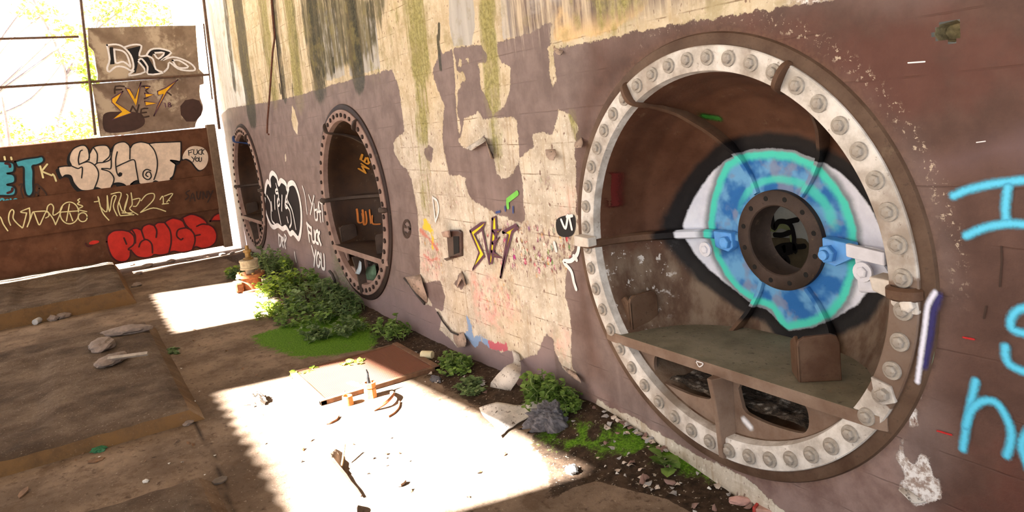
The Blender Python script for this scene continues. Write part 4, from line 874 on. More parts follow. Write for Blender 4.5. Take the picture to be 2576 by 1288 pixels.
painted(back, 'bubble_lettering', 'cream bubble letters SEGOT on the back wall', fb(x0, .004), kb(K2, x0), [SG], CREAM)
lettering(back, 'lettering_outline', None, fb(x0, .006), kb(K2, x0), [SG+SG[:1], [(640,275),(700,300),(740,290),(735,385)],[(712,265),(705,220),(720,150),(740,135)],[(795,130),(800,215),(720,260)],[(720,260),(790,240),(850,270),(885,330),(880,400),(845,490)],[(805,165),(800,225)],[(850,270),(880,250),(930,245),(985,225),(1000,195)],[(840,110),(875,170),(872,250)],[(990,130),(985,190),(930,240)],[(915,300),(960,300),(998,296),(1000,200)],[(915,308),(985,330),(1025,385),(1015,440)],[(1020,100),(1005,160),(1000,200)],[(1055,150),(1040,230),(1050,330),(1075,370),(1095,345)],[(1045,285),(1120,250),(1205,222),(1225,300),(1244,408)],[(1170,120),(1168,215)],[(1340,78),(1390,140),(1415,230),(1410,320),(1385,400)],[(1355,320),(1320,308),(1290,330),(1290,375),(1330,400),(1360,375),(1350,335),(1322,335),(1312,360),(1330,372)],[(1580,270),(1560,360),(1530,390)]], .016, BLACK)
painted(back, 'paint_blot', None, fb(x0, .006), kb(K2, x0), [loop(1082,352,18)[:-1], [(1532,226),(1620,236),(1600,268),(1575,262)], [(1040,445),(1100,440),(1150,470),(1090,490)], [(1180,430),(1240,412),(1245,455),(1200,470),(1165,470)]], BLACK)
BB = [(1642,215),(1655,160),(1700,112),(1760,98),(1830,115),(1868,165),(1872,230),(1846,288),(1800,315),(1765,290),(1725,238),(1680,212)]
painted(back, 'lettering_shade', None, fb(x0, .002), kb(K2, x0), [[(a-8, b+12) for a, b in BB]], BLACK)
painted(back, 'speech_bubble', 'cream speech bubble at the end of the cream letters', fb(x0, .004), kb(K2, x0), [BB], CREAM)
lettering(back, 'lettering', 'black words FUCK YOU in the speech bubble', fb(x0, .007), kb(K2, x0), [[(1700,182),(1695,140)],[(1695,140),(1735,130)],[(1700,160),(1725,152)],[(1745,130),(1742,165),(1758,176),(1775,160),(1772,130)],[(1810,130),(1786,142),(1786,165),(1808,174)],[(1817,125),(1814,174)],[(1838,128),(1817,150),(1834,172)],[(1724,195),(1742,216)],[(1760,190),(1735,242)],loop(1774,220,14,16),[(1792,198),(1792,232),(1803,238),(1812,228),(1812,202)]], .011, BLACK)
ET = [[(135,238),(220,215),(330,200),(375,192),(395,215),(385,245),(335,268),(292,278),(300,330),(298,430),(298,510),(270,548),(235,535),(218,470),(215,380),(210,290),(160,285)],[(-120,235),(0,235),(105,245),(130,275),(122,330),(62,345),(110,352),(135,378),(128,425),(62,446),(110,456),(140,482),(138,525),(105,545),(0,545),(-120,545)]]
painted(back, 'bubble_lettering', 'turquoise bubble letters ET at the left of the back wall', fb(x0, .003), kb(K2, x0), ET, TEAL)
lettering(back, 'lettering_outline', None, fb(x0, .005), kb(K2, x0), [q+q[:1] for q in ET], .022, BLACK)
lettering(back, 'paint_mark', None, fb(x0, .007), kb(K2, x0), [[(50,255),(85,262),(90,285)],[(70,520),(105,505),(112,480)]], .03, DKRED)
lettering(back, 'lettering', 'pale letter K beside the turquoise letters', fb(x0, .004), kb(K2, x0), [[(362,280),(388,382)],[(425,262),(374,325)],[(374,325),(465,362)],[(475,352),(490,370),(505,412)],[(40,195),(45,220)],[(100,200),(105,218)]], .022, PALEL, sub=3)
lettering(back, 'lettering', 'turquoise date 2018 under the turquoise letters', fb(x0, .004), kb(K2, x0), [[(2,585),(18,572),(34,582),(28,605),(2,630),(45,625)],loop(66,605,13,24),[(96,575),(102,632)],loop(140,588,14,14),loop(146,614,17,15)], .022, TEAL)
lettering(back, 'lettering', 'dark scribbles by the turquoise letters', fb(x0, .003), kb(K2, x0), [[(170,450),(200,440),(190,500),(230,600),(270,560),(290,600)],loop(330,480,22,40),loop(325,545,20,30),[(360,460),(420,540),(350,560)]], .016, DARKT)
x1 = TI[1]
lettering(back, 'lettering', 'pale looping tag on the middle course of the back wall', fb(x1, .003), kb(K2, x1), [[(95,810),(78,760),(85,700),(108,670),(125,690),(118,745),(150,790),(190,825),(205,830),(225,760),(240,700)],[(240,700),(185,690),(265,655)],[(265,655),(270,750),(245,825)],[(245,825),(275,750),(300,690),(330,760),(355,808),(385,750),(420,690),(470,740),(500,805)],[(300,690),(420,685),(440,725),(412,745)],[(420,690),(430,640),(460,620),(482,650),(480,720),(540,685),(560,645)],[(500,805),(520,760),(545,700)],loop(625,700,84,98),[(598,772),(625,620)],[(628,700),(655,770)],[(550,692),(700,682)],[(718,572),(700,585),(715,600),(698,620),(745,640),(702,668),(780,688)],loop(745,738,40),[(-60,720),(0,735),(30,800),(70,860)]], .0145, PALEL)
lettering(back, 'lettering', 'pale spiky tag MEIERZ 17 on the middle course of the back wall', fb(x1, .003), kb(K2, x1), [[(850,600),(892,590),(882,555)],[(882,555),(920,690),(980,765)],[(900,640),(960,690),(965,545)],[(965,545),(985,690),(1010,560),(1045,550),(1020,640),(1055,725)],[(1000,530),(1090,520),(1060,640),(1080,720)],[(1070,600),(1110,690),(1150,560),(1140,532)],[(1150,560),(1120,680),(1200,718)],[(1180,520),(1190,620),(1168,665),(1240,715)],[(1190,582),(1260,570),(1230,635),(1200,640)],[(1270,590),(1320,535),(1385,528),(1375,590),(1265,695)],[(1265,695),(1380,655),(1490,685)],[(1085,725),(1205,715)],[(1100,700),(1190,700)],[(1440,580),(1465,548),(1470,612)],[(1480,548),(1555,525),(1500,602)],[(1460,620),(1515,614)],[(1522,588),(1526,590)]], .0145, PALEL, sub=4)
lettering(back, 'lettering', 'faint dark tag SAUNY at the right end of the back wall', fb(x1, .003), kb(K2, x1), [[(1705,500),(1672,520),(1698,550),(1670,580)],[(1710,592),(1735,520),(1755,592)],[(1720,566),(1750,562)],[(1770,510),(1775,565),(1795,572),(1805,510)],[(1825,572),(1828,510)],[(1828,510),(1860,566),(1862,505)],[(1875,505),(1892,540)],[(1915,500),(1870,602)]], .018, DARKT, sub=3)
x2 = TI[2]
PL = [(960,960),(968,905),(1020,862),(1100,855),(1160,865),(1185,847),(1230,838),(1270,850),(1290,820),(1340,800),(1385,810),(1420,787),(1480,785),(1500,770),(1560,745),(1620,758),(1650,738),(1720,712),(1790,730),(1848,768),(1870,800),(1920,830),(1950,890),(1940,960),(1890,1005),(1820,1020),(1760,1005),(1720,1038),(1640,1055),(1560,1045),(1500,1070),(1440,1080),(1390,1075),(1360,1095),(1300,1105),(1230,1090),(1178,1042),(1172,1090),(1140,1132),(1080,1140),(1022,1110),(985,1050)]
painted(back, 'bubble_lettering', 'red bubble letters PLUGS on the bottom course of the back wall', fb(x2, .003), kb(K2, x2), [PL, [(1890,775),(1930,720),(1990,700),(2035,720),(2040,752),(1990,768),(1930,770)], [(800,975),(830,950),(885,950),(885,968),(830,985)]], RED)
lettering(back, 'lettering_outline', None, fb(x2, .005), kb(K2, x2), [PL+PL[:1],[(1160,865),(1205,910),(1205,980),(1155,1025),(1182,1036)],[(1115,925),(1138,980)],[(1185,850),(1215,900),(1218,970)],[(1270,850),(1298,935)],[(1250,1005),(1270,960),(1320,940),(1365,980),(1372,1060)],[(1385,810),(1410,860),(1405,920)],[(1298,935),(1325,942)],[(1480,785),(1530,860),(1540,960),(1520,1060)],[(1680,832),(1605,850),(1590,905),(1625,940),(1645,930)],[(1640,742),(1672,810),(1740,880),(1755,950),(1730,1035)],[(1560,745),(1640,770),(1675,830),(1720,850)],[(1770,820),(1820,800),(1870,805)],[(1755,905),(1800,895)],[(1890,775),(1930,720),(1990,700),(2035,720),(2040,752),(1990,768),(1930,770),(1890,775)],[(770,975),(790,1000),(830,990)]], .021, DKRED)

# steel frame above the back wall
M_frame = simple('rusted_frame', rgb(84,60,44), .75, .35, 18)
def bar(a, b, w, label, cat='bar'):
    o = MB().tube([a, b], w, 6).build('steel_bar', M_frame); return tag(o, label, cat)
def bp(px, py, x=XB): return tuple(on_back(px, py, x))
z1 = byz(100, 94)[1]; z2 = byz(235, 205)[1]
bar((XB-.05, -7.4, z1+.02), (XB-.05, -1.68, z1), .016, 'upper horizontal bar of the rusty frame left of the panels')
bar((XB+.008, -7.4, z2-.02), (XB+.008, -.12, z2), .018, 'lower horizontal bar of the rusty frame running behind both panels')
bar(bp(240, 340, XB+.03), bp(194, -90, XB+.03), .018, 'tall upright bar of the rusty frame along the left of the panels')
bar(bp(552, 325, XB+.03), bp(505, -60, XB+.03), .020, 'tall upright bar of the rusty frame right of the panels')
bar(bp(534, 250, XB-.02), bp(512, 60, XB-.02), .010, 'thin upright bar just right of the upper panel')
M_pan = steel('weathered_panel', rgb(118,100,84), rgb(148,130,112), False, .35, .85); M_pan2 = steel('weathered_panel_lower', rgb(112,94,80), rgb(140,120,106), False, .4, .85)
for M_ in (M_pan, M_pan2):
    nt = M_.node_tree; b_ = nt.nodes['Principled BSDF']; src = b_.inputs['Base Color'].links[0].from_socket
    g = G.__new__(G); g.mat = M_; g.nt = nt; g.b = b_; g.co = None
    nt.links.new(g.mix(g.m('MULTIPLY', g.ss(g.noise(2.2, 7, .7), .50, .60), .75), src, rgb(190,174,152)), b_.inputs['Base Color'])
def panel(px, label, mat):
    c0 = np.array(on_back(*px[0], XB-.03)); t = thing('cement_panel', label, 'panel', tuple(c0))
    q = [(a-c0[1], b-c0[2]) for a, b in bl(px, XB-.03)]
    MB().prism(q, lambda a, c, d: (d, a, c), -.05, .012).build('board', mat, t, bevel=.004); return t, c0
PX1 = K1([(710,228),(1100,215),(1585,206),(1590,300),(1600,420),(1612,560),(1650,598),(1648,616),(1200,638),(790,655),(792,600),(780,545),(770,470),(758,415),(735,390),(716,372),(714,300)])
PX2 = K1([(742,682),(1000,660),(1400,632),(1648,612),(1650,680),(1618,690),(1616,740),(1620,790),(1642,850),(1645,885),(1630,930),(1600,968),(1585,1000),(1580,1032),(1300,1062),(1000,1092),(812,1106),(790,960),(768,820)])
pa, ca = panel(PX1, 'upper weathered cement panel with black and white tag above the back wall', M_pan)
pb, cb = panel(PX2, 'lower weathered cement panel with yellow spiky letters above the back wall', M_pan2)
def onp(t, c, name, label, shapes, off, mat, w=None, smooth=True, sub=4):
    to3 = lambda a, b, d=0.: (.012+off+d, a-c[1], b-c[2]); mf = lambda pts: bl(K1(pts), XB-.018)
    if w: return lettering(t, name, label, to3, mf, shapes, w, mat, sub)
    return painted(t, name, label, to3, mf, shapes, mat, smooth)
onp(pa, ca, 'lettering_fill', 'black areas of the tag', [[(888,382),(915,382),(928,520),(892,522)],[(1020,400),(1140,372),(1120,470),(1200,462),(1250,550),(1300,598),(1190,602),(1170,540),(1120,500),(1100,590),(1060,590),(1085,520),(1060,440)],[(1190,440),(1225,402),(1320,400),(1380,425),(1330,470),(1290,490),(1330,425),(1240,425),(1230,460)]], .002, BLACK, smooth=False)
onp(pa, ca, 'lettering', 'white outlines of the tag', [[(868,366),(940,360),(1000,382),(1060,450),(1082,540),(1060,572),(1010,545),(940,540),(885,582),(868,550),(888,480),(866,366)],[(925,400),(932,480),(945,512),(1000,500),(1055,542)],[(925,400),(990,412),(1030,450),(1056,530)],[(1010,382),(1080,362),(1146,372),(1128,450),(1190,450)],[(1125,485),(1150,478),(1195,540),(1200,602),(1320,590),(1262,560),(1240,480),(1200,455)],[(1185,450),(1222,402),(1300,395),(1388,428),(1305,490),(1400,462),(1500,490),(1562,530),(1578,568),(1510,572),(1440,556),(1372,505),(1360,550),(1330,582)],[(1245,430),(1330,428),(1282,476),(1245,430)],[(1398,490),(1450,490),(1525,540),(1480,552),(1430,540),(1398,490)],[(1082,575),(1042,612),(1175,582),(1122,500)]], .004, WHITE, w=.024, sub=3)
onp(pb, cb, 'paint_blot', 'dark brown blots', [[(832,950),(870,910),(960,905),(1060,905),(1150,925),(1172,1000),(1100,1052),(960,1075),(850,1062)]], .001, BROWNP)
onp(pb, cb, 'paint_blot', None, [[(1460,860),(1500,812),(1560,800),(1615,815),(1640,870),(1628,935),(1580,985),(1510,985),(1465,930)]], .001, BROWNP, smooth=False)
SV = [[(995,740),(905,798),(905,828),(985,905),(905,972),(1065,915),(940,832)],[(1015,712),(1105,862),(1142,665),(1092,800),(1052,722)],[(1165,700),(1220,705),(1180,722)],[(1172,755),(1250,766),(1180,792)],[(1172,820),(1275,836),(1180,858)],[(1275,740),(1340,712),(1442,645),(1400,690),(1350,745),(1245,942),(1270,870),(1322,762),(1280,772)]]
onp(pb, cb, 'lettering', 'black letters behind the yellow ones', [[(1150,700),(1215,700),(1180,735),(1215,770),(1170,800)]], .002, DARKT, w=.022, sub=2)
onp(pb, cb, 'lettering', None, [[(1385,770),(1340,745),(1310,800)]], .002, DARKT, w=.022, sub=2)
onp(pb, cb, 'lettering', None, [[(1055,905),(1075,860)],[(1075,860),(1110,910)],[(1110,910),(1125,850)],[(1195,878),(1145,885),(1148,948),(1205,942)],[(1147,915),(1185,910)]], .002, DARKT, w=.022, sub=2)
onp(pb, cb, 'lettering', None, [[(930,755),(935,700),(1005,700)],[(932,728),(985,725)]], .002, DARKT, w=.022, sub=2)
onp(pb, cb, 'lettering_fill', 'yellow spiky letters SVE7', SV, .003, YELLOW, smooth=False)
onp(pb, cb, 'lettering_outline', None, [q+q[:1] for q in SV]+[[(1336,835),(1342,868)],loop(1372,840,9,8),loop(1374,858,11,9)], .0045, PURPLE, w=.014, sub=1)

# ------------------------------------------------------------------ concrete plinths
def plinth_mat(name, a, b, edge):
    g = G(name); n1 = g.noise(3, 8, .65); n2 = g.noise(28, 8, .7)
    c = g.mix(g.ss(n1, .35, .65), a, b); c = g.mix(g.m('MULTIPLY', g.ss(n2, .52, .7), .6), c, rgb(74,58,44)); c = g.mix(g.m('MULTIPLY', g.ss(g.noise(70, 3, .6), .62, .7), .6), c, rgb(170,156,140))
    gm = g.n('ShaderNodeNewGeometry'); nz = g.sep(gm.outputs['True Normal'])[2]
    c = g.mix(g.m('MULTIPLY', g.ss(g.noise(1.7, 6, .7), .46, .62), .6), c, rgb(58,46,36)); c = g.mix(g.m('MULTIPLY', g.ss(nz, .85, .5), g.ss(g.noise(6, 6, .7), .25, .6, .35, .95)), c, edge); return g.done(c, .93, g.bump(g.m('ADD', n1, n2), .8, .015), spec=.15)  # steep sides tinted ochre, with warm bounced light put into the tint
M_pl = plinth_mat('plinth_concrete', rgb(82,67,54), rgb(114,98,83), rgb(124,94,60))
def plinth(x0, x1, y0, y1, z, label, inset=None, chamf=.03):
    t = thing('concrete_plinth', label, 'plinth', ((x0+x1)/2, (y0+y1)/2, -.01))
    cx_, cy_ = (x0+x1)/2, (y0+y1)/2
    us = np.arange(x0, x1+.001, (x1-x0)/round((x1-x0)/.03)); vs = np.arange(y0, y1+.001, (y1-y0)/round((y1-y0)/.03)); gx, gy, gf = grid(us, vs)
    gz = z+.022*(fbm(gx*6, gy*6)-.47)
    if inset is not None: gz = gz-inset[4]*sstep(np.minimum.reduce([gx-inset[0], inset[1]-gx, gy-inset[2], inset[3]-gy]), 0, .16)
    e = np.minimum.reduce([gx-x0, x1-gx, gy-y0, y1-gy]); gz = gz-.02*(1-sstep(e, 0, .05))*(.4+fbm(gx*9, gy*9))
    nu, nv = len(us), len(vs); V = np.stack([gx-cx_, gy-cy_, gz], 1); idx = np.arange(nu*nv).reshape(nv, nu)
    ring = list(idx[0, :])+list(idx[1:, -1])+list(idx[-1, -2::-1])+list(idx[-2:0:-1, 0]); nb = len(V)
    base = V[ring].copy(); s = 1+chamf; base[:, 2] = 0; base[:, 0] += np.sign(base[:, 0])*.02; base[:, 1] += np.sign(base[:, 1])*chamf*.8
    F = [tuple(q) for q in gf]+[(ring[i], nb+i, nb+(i+1) % len(ring), ring[(i+1) % len(ring)]) for i in range(len(ring))]
    mk('block', np.concatenate([V, base]), F, M_pl, t); return t
PA = plinth(-9.38, -6.80, -5.2, -1.74, .19, 'far concrete plinth with a sunken top near the back wall', (-8.75, -7.05, -2.85, -2.05, .05), .11)
PB = plinth(-5.35, -2.62, -5.2, -1.69, .105, 'middle low concrete plinth covered in rubble and dirt', (-4.9, -2.95, -4.9, -2.35, .03), .11)
PC = plinth(-1.67, .9, -5.0, -1.78, .085, 'nearest concrete plinth with an orange edge at the bottom of the view', (-1.46, .8, -4.9, -1.85, .06), .10)

# ------------------------------------------------------------------ things on the floor
def gz(x, y): return float(floor_h(np.array([x]), np.array([y]))[0])
def fpt(px, py): h = on_floor(px, py); return h[0], h[1], gz(h[0], h[1])
M_rust = simple('rust_orange', rgb(150,92,52), .85, .35, 26, dirt=rgb(76,46,30)); M_brass = simple('old_brass', rgb(150,116,62), .5, .3, 20, metal=.3, dirt=rgb(90,66,40)); M_ironp = simple('pale_cast_iron', rgb(172,158,130), .7, .2, 20, dirt=rgb(100,80,60))
# valve standing in the far sun patch
vx, vy, vz = fpt(636, 728)
v = thing('floor_valve', 'rusty valve with a stacked brass stem standing by the far weeds', 'valve', (vx, vy, vz-.01))
MB().lathe([(.0,.0),(.155,0),(.155,.025),(.105,.03),(.10,.14),(.115,.16),(.15,.165),(.15,.195),(.0,.195)], 28, 'z').build('body', M_rust, v, True)
MB().lathe([(.045,.19),(.05,.24),(.10,.245),(.102,.262),(.095,.265),(.095,.325),(.102,.33),(.10,.345),(0,.35)], 20, 'z').build('bonnet', M_ironp, v, True)
MB().lathe([(.055,.34),(.055,.365),(.03,.37),(.03,.42),(.045,.43),(.045,.455),(.022,.46),(.02,.50),(0,.505)], 12, 'z').build('stem', M_brass, v, True)
hb_ = MB()
for k in range(6): a = k*PI/3; hb_.lathe([(0,.196),(.016,.196),(.016,.215),(0,.215)], 6, 'z', (.128*math.cos(a), .128*math.sin(a), 0))
hb_.build('bolts', M_brass, v)
MB().box((-.09,-.19,.02), (.09,-.10,.13)).build('side_flange', M_rust, v, bevel=.02)
# pipe stubs
M_stub = simple('sunlit_stub_rust', rgb(176,122,64), .85, .25, 30, dirt=rgb(120,80,44), bump=.4)
sx_, sy_, sz_ = fpt(933, 998)
s = thing('pipe_stub', 'tall faceted orange pipe stub with a black rag stuck on top in the sun', 'pipe', (sx_, sy_, sz_-.005))
MB().lathe([(.0,.0),(.040,0),(.038,.06),(.034,.062),(.034,.068),(.040,.07),(.040,.098),(.028,.1),(.028,.07),(0,.07)], 8, 'z').build('body', M_stub, s)
MB().tube([(-.005,.0,.09),(-.012,0,.125),(-.02,.005,.15),(-.022,.0,.175)], [.012,.01,.007,.004], 6).build('rag', M_black, s)
sx_, sy_, sz_ = fpt(876, 1017); s = thing('pipe_stub', 'short pale round pipe stub left of the taller stub', 'pipe', (sx_, sy_, sz_-.005))
MB().lathe([(0,0),(.033,0),(.030,.06),(.024,.062),(.022,.03),(0,.03)], 16, 'z').build('body', M_stub, s, True)
# hoop fragments
for (pts, r, lab) in (([(985,990),(990,1005),(972,1024),(940,1033)], .012, 'bent rusty strip curving beside the taller pipe stub'), ([(1005,1012),(1003,1026),(992,1040),(977,1050)], .006, 'thin curved wire in front of the bent rusty strip'), ([(852,1049),(846,1058),(832,1066),(822,1068)], .006, 'small curved wire lying in the sun in front of the short stub')):
    P = [fpt(*q) for q in pts]; n = len(P)
    o = MB().tube(smooth_path([np.array(p)+[0, 0, .006+.03*math.sin(PI*i/(n-1))*(r > .01)] for i, p in enumerate(P)], 5), r, 6).build('curved_strip', M_rust, smooth=True); tag(o, lab, 'scrap', 'curved metal scraps')
# rusty tread plate let into the floor
gt = thing('tread_plate', 'rusty patterned steel plate half in the sun in the floor', 'plate', (-2.62, -.61, 0))
g = G('tread_rust'); v1 = g.map((1, 1, 1)); xy = g.sep()
p1 = g.m('SINE', g.m('MULTIPLY', g.m('ADD', xy[0], xy[1]), 330.)); p2 = g.m('SINE', g.m('MULTIPLY', g.m('SUBTRACT', xy[0], xy[1]), 330.)); pt = g.m('MULTIPLY', p1, p2)
n1 = g.noise(8, 6, .7); M_tr = g.done(g.mix(g.ss(pt, -.2, .4), g.mix(n1, rgb(70,36,24), rgb(100,56,36)), rgb(142,86,56)), .8, g.bump(pt, .6, .004))
us = np.arange(-.33, .331, .03); gx, gy, gf = grid(us, np.arange(-.36, .361, .03)); hz = .022+floor_h(gx-2.62, gy-.61)*.6
mk('plate', np.stack([gx, gy, hz], 1), gf, M_tr, gt)
fr = MB()
for a, b in (((-.36,-.40,0),(.36,-.36,.028)), ((-.36,.36,0),(.36,.40,.034)), ((-.36,-.40,0),(-.33,.40,.028)), ((.33,-.40,0),(.36,.40,.030))): fr.box(a, b)
fr.build('frame', simple('frame_rust', rgb(104,74,52), .85, .3, 20), gt, bevel=.003)
# open pit in the floor with a stick and an edging strip
pt_ = [fpt(*q) for q in [(860,1176),(866,1166),(872,1150)]]
tag(MB().tube([(p[0], p[1], p[2]+.01+.03*i) for i, p in enumerate(pt_)], .005, 6).build('stick', simple('pale_wood', rgb(196,160,104), .8, .2, 30)), 'thin pale stick poking out of the square pit in the sun', 'stick')
es = [fpt(*q) for q in [(832,1164),(850,1186),(868,1205),(880,1220),(898,1238),(910,1254)]]
tag(MB().tube([(p[0], p[1], p[2]+.012) for p in es], [.02,.018,.014,.010,.007,.004], 5).build('edging_strip', simple('dark_rust_strip', rgb(96,66,50), .85, .3, 20)), 'dark rusty strip running from the square pit towards the camera', 'strip')
# lumps
def lump(name, px, py, s, mat, label, cat, seed=0, sub=3, rough=.35, group=None, zoff=None):
    x, y, z = fpt(px, py); bm = bmesh.new(); bmesh.ops.create_icosphere(bm, subdivisions=sub, radius=1)
    for q in bm.verts:
        c = q.co.normalized(); n = fbm(np.array([c.x*1.7+seed*3.1+5]), np.array([c.y*1.7+c.z*2.3+seed+9]), 4)[0]-.47
        n2 = abs(fbm(np.array([c.x*4+seed]), np.array([c.y*4-c.z*4+seed*2]), 2)[0]-.4)
        q.co = c*(1+rough*(n*2.2-n2*1.2))
    for q in bm.verts: q.co = Vector((q.co.x*s[0], q.co.y*s[1], max(q.co.z, -.55)*s[2]))
    me = bpy.data.meshes.new(name); bm.to_mesh(me); bm.free(); me.materials.append(mat)
    o = bpy.data.objects.new(name, me); C.objects.link(o); o.location = (x, y, z+s[2]*.5 if zoff is None else z+zoff); o.rotation_euler = (0, 0, seed*1.3)
    return tag(o, label, cat, group)
def crumple(name, px, py, s, mat, label, cat, seed=0, n=26, group=None):
    # creased film: a sheet folded over itself in a heap
    x, y, z = fpt(px, py); bm = bmesh.new(); bmesh.ops.create_icosphere(bm, subdivisions=5 if s[0] > .1 else 4, radius=1); r = np.random.RandomState(seed)
    pl = [(lambda d: d/np.linalg.norm(d))(r.randn(3)) for _ in range(n)]; of = r.uniform(.45, .95, n)
    for q in bm.verts:
        c = np.array(q.co.normalized()); rad = min([o_/max(c@d, 1e-3) for d, o_ in zip(pl, of) if c@d > .05]+[1.35]); w_ = fbm(np.array([c[0]*6+seed]), np.array([c[1]*6+c[2]*5]), 3)[0]-.45
        pl_ = math.sin(math.atan2(c[1], c[0])*9+4*fbm(np.array([c[0]*3+seed]), np.array([c[2]*3]), 2)[0]); rad *= 1+.55*w_+.10*pl_*abs(c[0]*c[0]+c[1]*c[1]); q.co = Vector((c[0]*rad*s[0], c[1]*rad*s[1], max(c[2]*rad, -.35)*s[2]))
    me = bpy.data.meshes.new(name); bm.to_mesh(me); bm.free(); me.materials.append(mat)
    o = bpy.data.objects.new(name, me); C.objects.link(o); o.location = (x, y, z+s[2]*.33); return tag(o, label, cat, group)
g = G('grey_film'); n1 = g.noise(14, 6, .7); M_film = g.done(g.mix(g.ss(n1, .35, .65), rgb(118,116,124), rgb(170,168,176)), .3, g.bump(g.noise(34, 6, .75, dist=1.5), 1., .03), trans=.3, spec=.5)
M_white = simple('white_litter', rgb(206,204,200), .7, .12, 30); M_brown = simple('brown_litter', rgb(112,84,62), .85, .3, 24); M_stone = simple('grey_stone', rgb(126,112,104), .92, .25, 16); M_brick = simple('red_brick', rgb(172,52,44), .9, .25, 20, dirt=rgb(150,110,96))
crumple('plastic_bag', 1397, 1088, (.125, .125, .085), M_film, 'crumpled grey plastic bag beside the weeds below the eye front', 'bag', 4)
crumple('torn_plastic', 1098, 958, (.09, .05, .02), M_film, 'flattened clear plastic scrap beside the tread plate', 'plastic', 6)
crumple('paper_ball', 1438, 1190, (.05, .045, .035), M_white, 'crumpled white paper at the tip of the near sun patch', 'paper', 8)
crumple('paper_ball', 645, 1010, (.11, .08, .065), M_white, 'crumpled white wrapper in the near sun patch at its left', 'paper', 9)
lump('stone', 630, 1016, (.05,.03,.018), M_brown, 'brown debris lump beside the crumpled white wrapper', 'stone', 3)
lump('wood_chunk', 893, 975, (.085,.03,.028), M_brown, 'brown splintered chunk lying behind the pipe stubs', 'wood', 5)
lump('stone', 866, 993, (.022,.018,.016), M_stone, 'small grey stone behind the short pipe stub', 'stone', 7)
lump('stone', 848, 1300, (.085,.06,.05), M_stone, 'grey stone at the bottom edge of the near sun patch', 'stone', 8)
lump('stone', 1860, 1262, (.022,.045,.02), simple('pink_stone', rgb(176,136,126), .9, .12, 20), 'pink rounded stone by the foot of the wall', 'stone', 9)
bx_, by_, bz_ = fpt(1925, 1280); br = thing('brick_fragment', 'broken red brick tile at the bottom edge by the wall', 'brick', (bx_, by_, bz_), .5)
MB().prism([(-.03,-.03),(.05,-.026),(.06,.02),(-.02,.03)], lambda a, b, d: (a, b, d), 0, .022).build('tile', simple('pink_tile', rgb(170,132,118), .9, .2, 24), br, bevel=.003)
MB().prism([(-.042,-.034),(-.03,-.03),(-.02,.03),(-.03,.036)], lambda a, b, d: (a, b, d), 0, .026).build('red_edge', M_brick, br, bevel=.003)
lump('stone', 1862, 1236, (.016,.014,.014), M_white, 'small pale stone above the pink stone', 'stone', 11)
lump('concrete_rubble', 262, 905, (.16,.10,.05), M_stone, 'grey rubble lump on the middle plinth left of the board', 'rubble', 12, zoff=.12)
lump('concrete_rubble', 325, 865, (.20,.09,.045), M_stone, 'grey rubble lump on the far part of the middle plinth', 'rubble', 13, zoff=.12)
lump('concrete_rubble', 285, 945, (.14,.09,.04), M_stone, 'third grey rubble lump nearest the middle plinth front edge', 'rubble', 14, zoff=.12)
h0 = on_floor(272, 902, .15); h1 = on_floor(372, 889, .15)
tag(MB().tube([tuple(h0), tuple(h1)], .016, 4).build('board_strip', simple('grey_board', rgb(158,146,134), .85, .2, 20)), 'narrow grey board lying across rubble on the middle plinth', 'board')
def can(px, py, r, L, ang, mat, label, name='tin_can', cat='can', tilt=0.):
    x, y, z = fpt(px, py); t = thing(name, label, cat, (x, y, z+r*.9), 0)
    t.rotation_euler = (tilt, 0, ang); MB().lathe([(0,-L/2),(r*.92,-L/2),(r,-L/2+.004),(r,L/2-.004),(r*.92,L/2),(r*.9,L/2-.006),(0,L/2-.006)], 20, 'y').build('body', mat, t, True)
    return t
can(1076, 906, .028, .085, 2.2, simple('cream_can', rgb(206,196,160), .5, .1, 20), 'cream tin can lying on the soil beside the tread plate')
can(1366, 1018, .022, .07, 1.9, simple('red_can', rgb(176,60,66), .5, .3, 26), 'small red and white can half hidden by weeds near the grey bag')
can(98, 812, .03, .16, 1.2, simple('pale_bottle', rgb(176,176,178), .4, .15, 26), 'pale bottle lying at the front of the far plinth', 'bottle', 'bottle')
lump('stone', 134, 806, (.06,.045,.04), M_stone, 'left of two stones against the far plinth front', 'stone', 15)
lump('stone', 160, 800, (.07,.05,.04), M_stone, 'right of two stones against the far plinth front', 'stone', 16)
crumple('plastic_scrap', 250, 1131, (.075,.05,.022), simple('green_film', rgb(52,120,84), .4, .2, 20, trans=.2), 'crumpled green plastic scrap in front of the middle plinth', 'plastic', 17)
crumple('plastic_scrap', 372, 1087, (.06,.045,.025), simple('dark_film', rgb(52,52,60), .35, .4, 20), 'dark crumpled scrap against the middle plinth front', 'plastic', 18)
lump('stone', 474, 1067, (.035,.03,.014), M_stone, 'flat pale chip at the near corner of the middle plinth', 'stone', 19)
lump('stone', 367, 1213, (.018,.014,.010), M_white, 'small white pebble on bare floor between the two near plinths', 'stone', 20)
def chip(px, py, s, mat, label, name='concrete_chip', cat='chip', seed=0, tilt=.15, group=None):
    x, y, z = fpt(px, py); r = np.random.RandomState(seed); n = 7
    q = [(s[0]*math.cos(2*PI*k/n)*r.uniform(.6, 1), s[1]*math.sin(2*PI*k/n)*r.uniform(.6, 1)) for k in range(n)]
    o = MB().prism(q, lambda a, b, d: (a, b, d), 0, s[2]).build(name, mat); o.location = (x, y, z+.004); o.rotation_euler = (tilt, tilt*.5, seed); return tag(o, label, cat, group)
chip(553, 1213, (.055,.035,.008), simple('slate_chip', rgb(96,86,78), .85, .2, 20), 'flat dark chip beside the corner of the nearest plinth', seed=2)
chip(1010, 1220, (.03,.02,.01), M_brown, 'brown crumb in the near sun patch right of the pit', seed=5)
chip(60, 1240, (.06,.025,.006), M_brown, 'dark brown chip on the floor at the bottom left', seed=6)
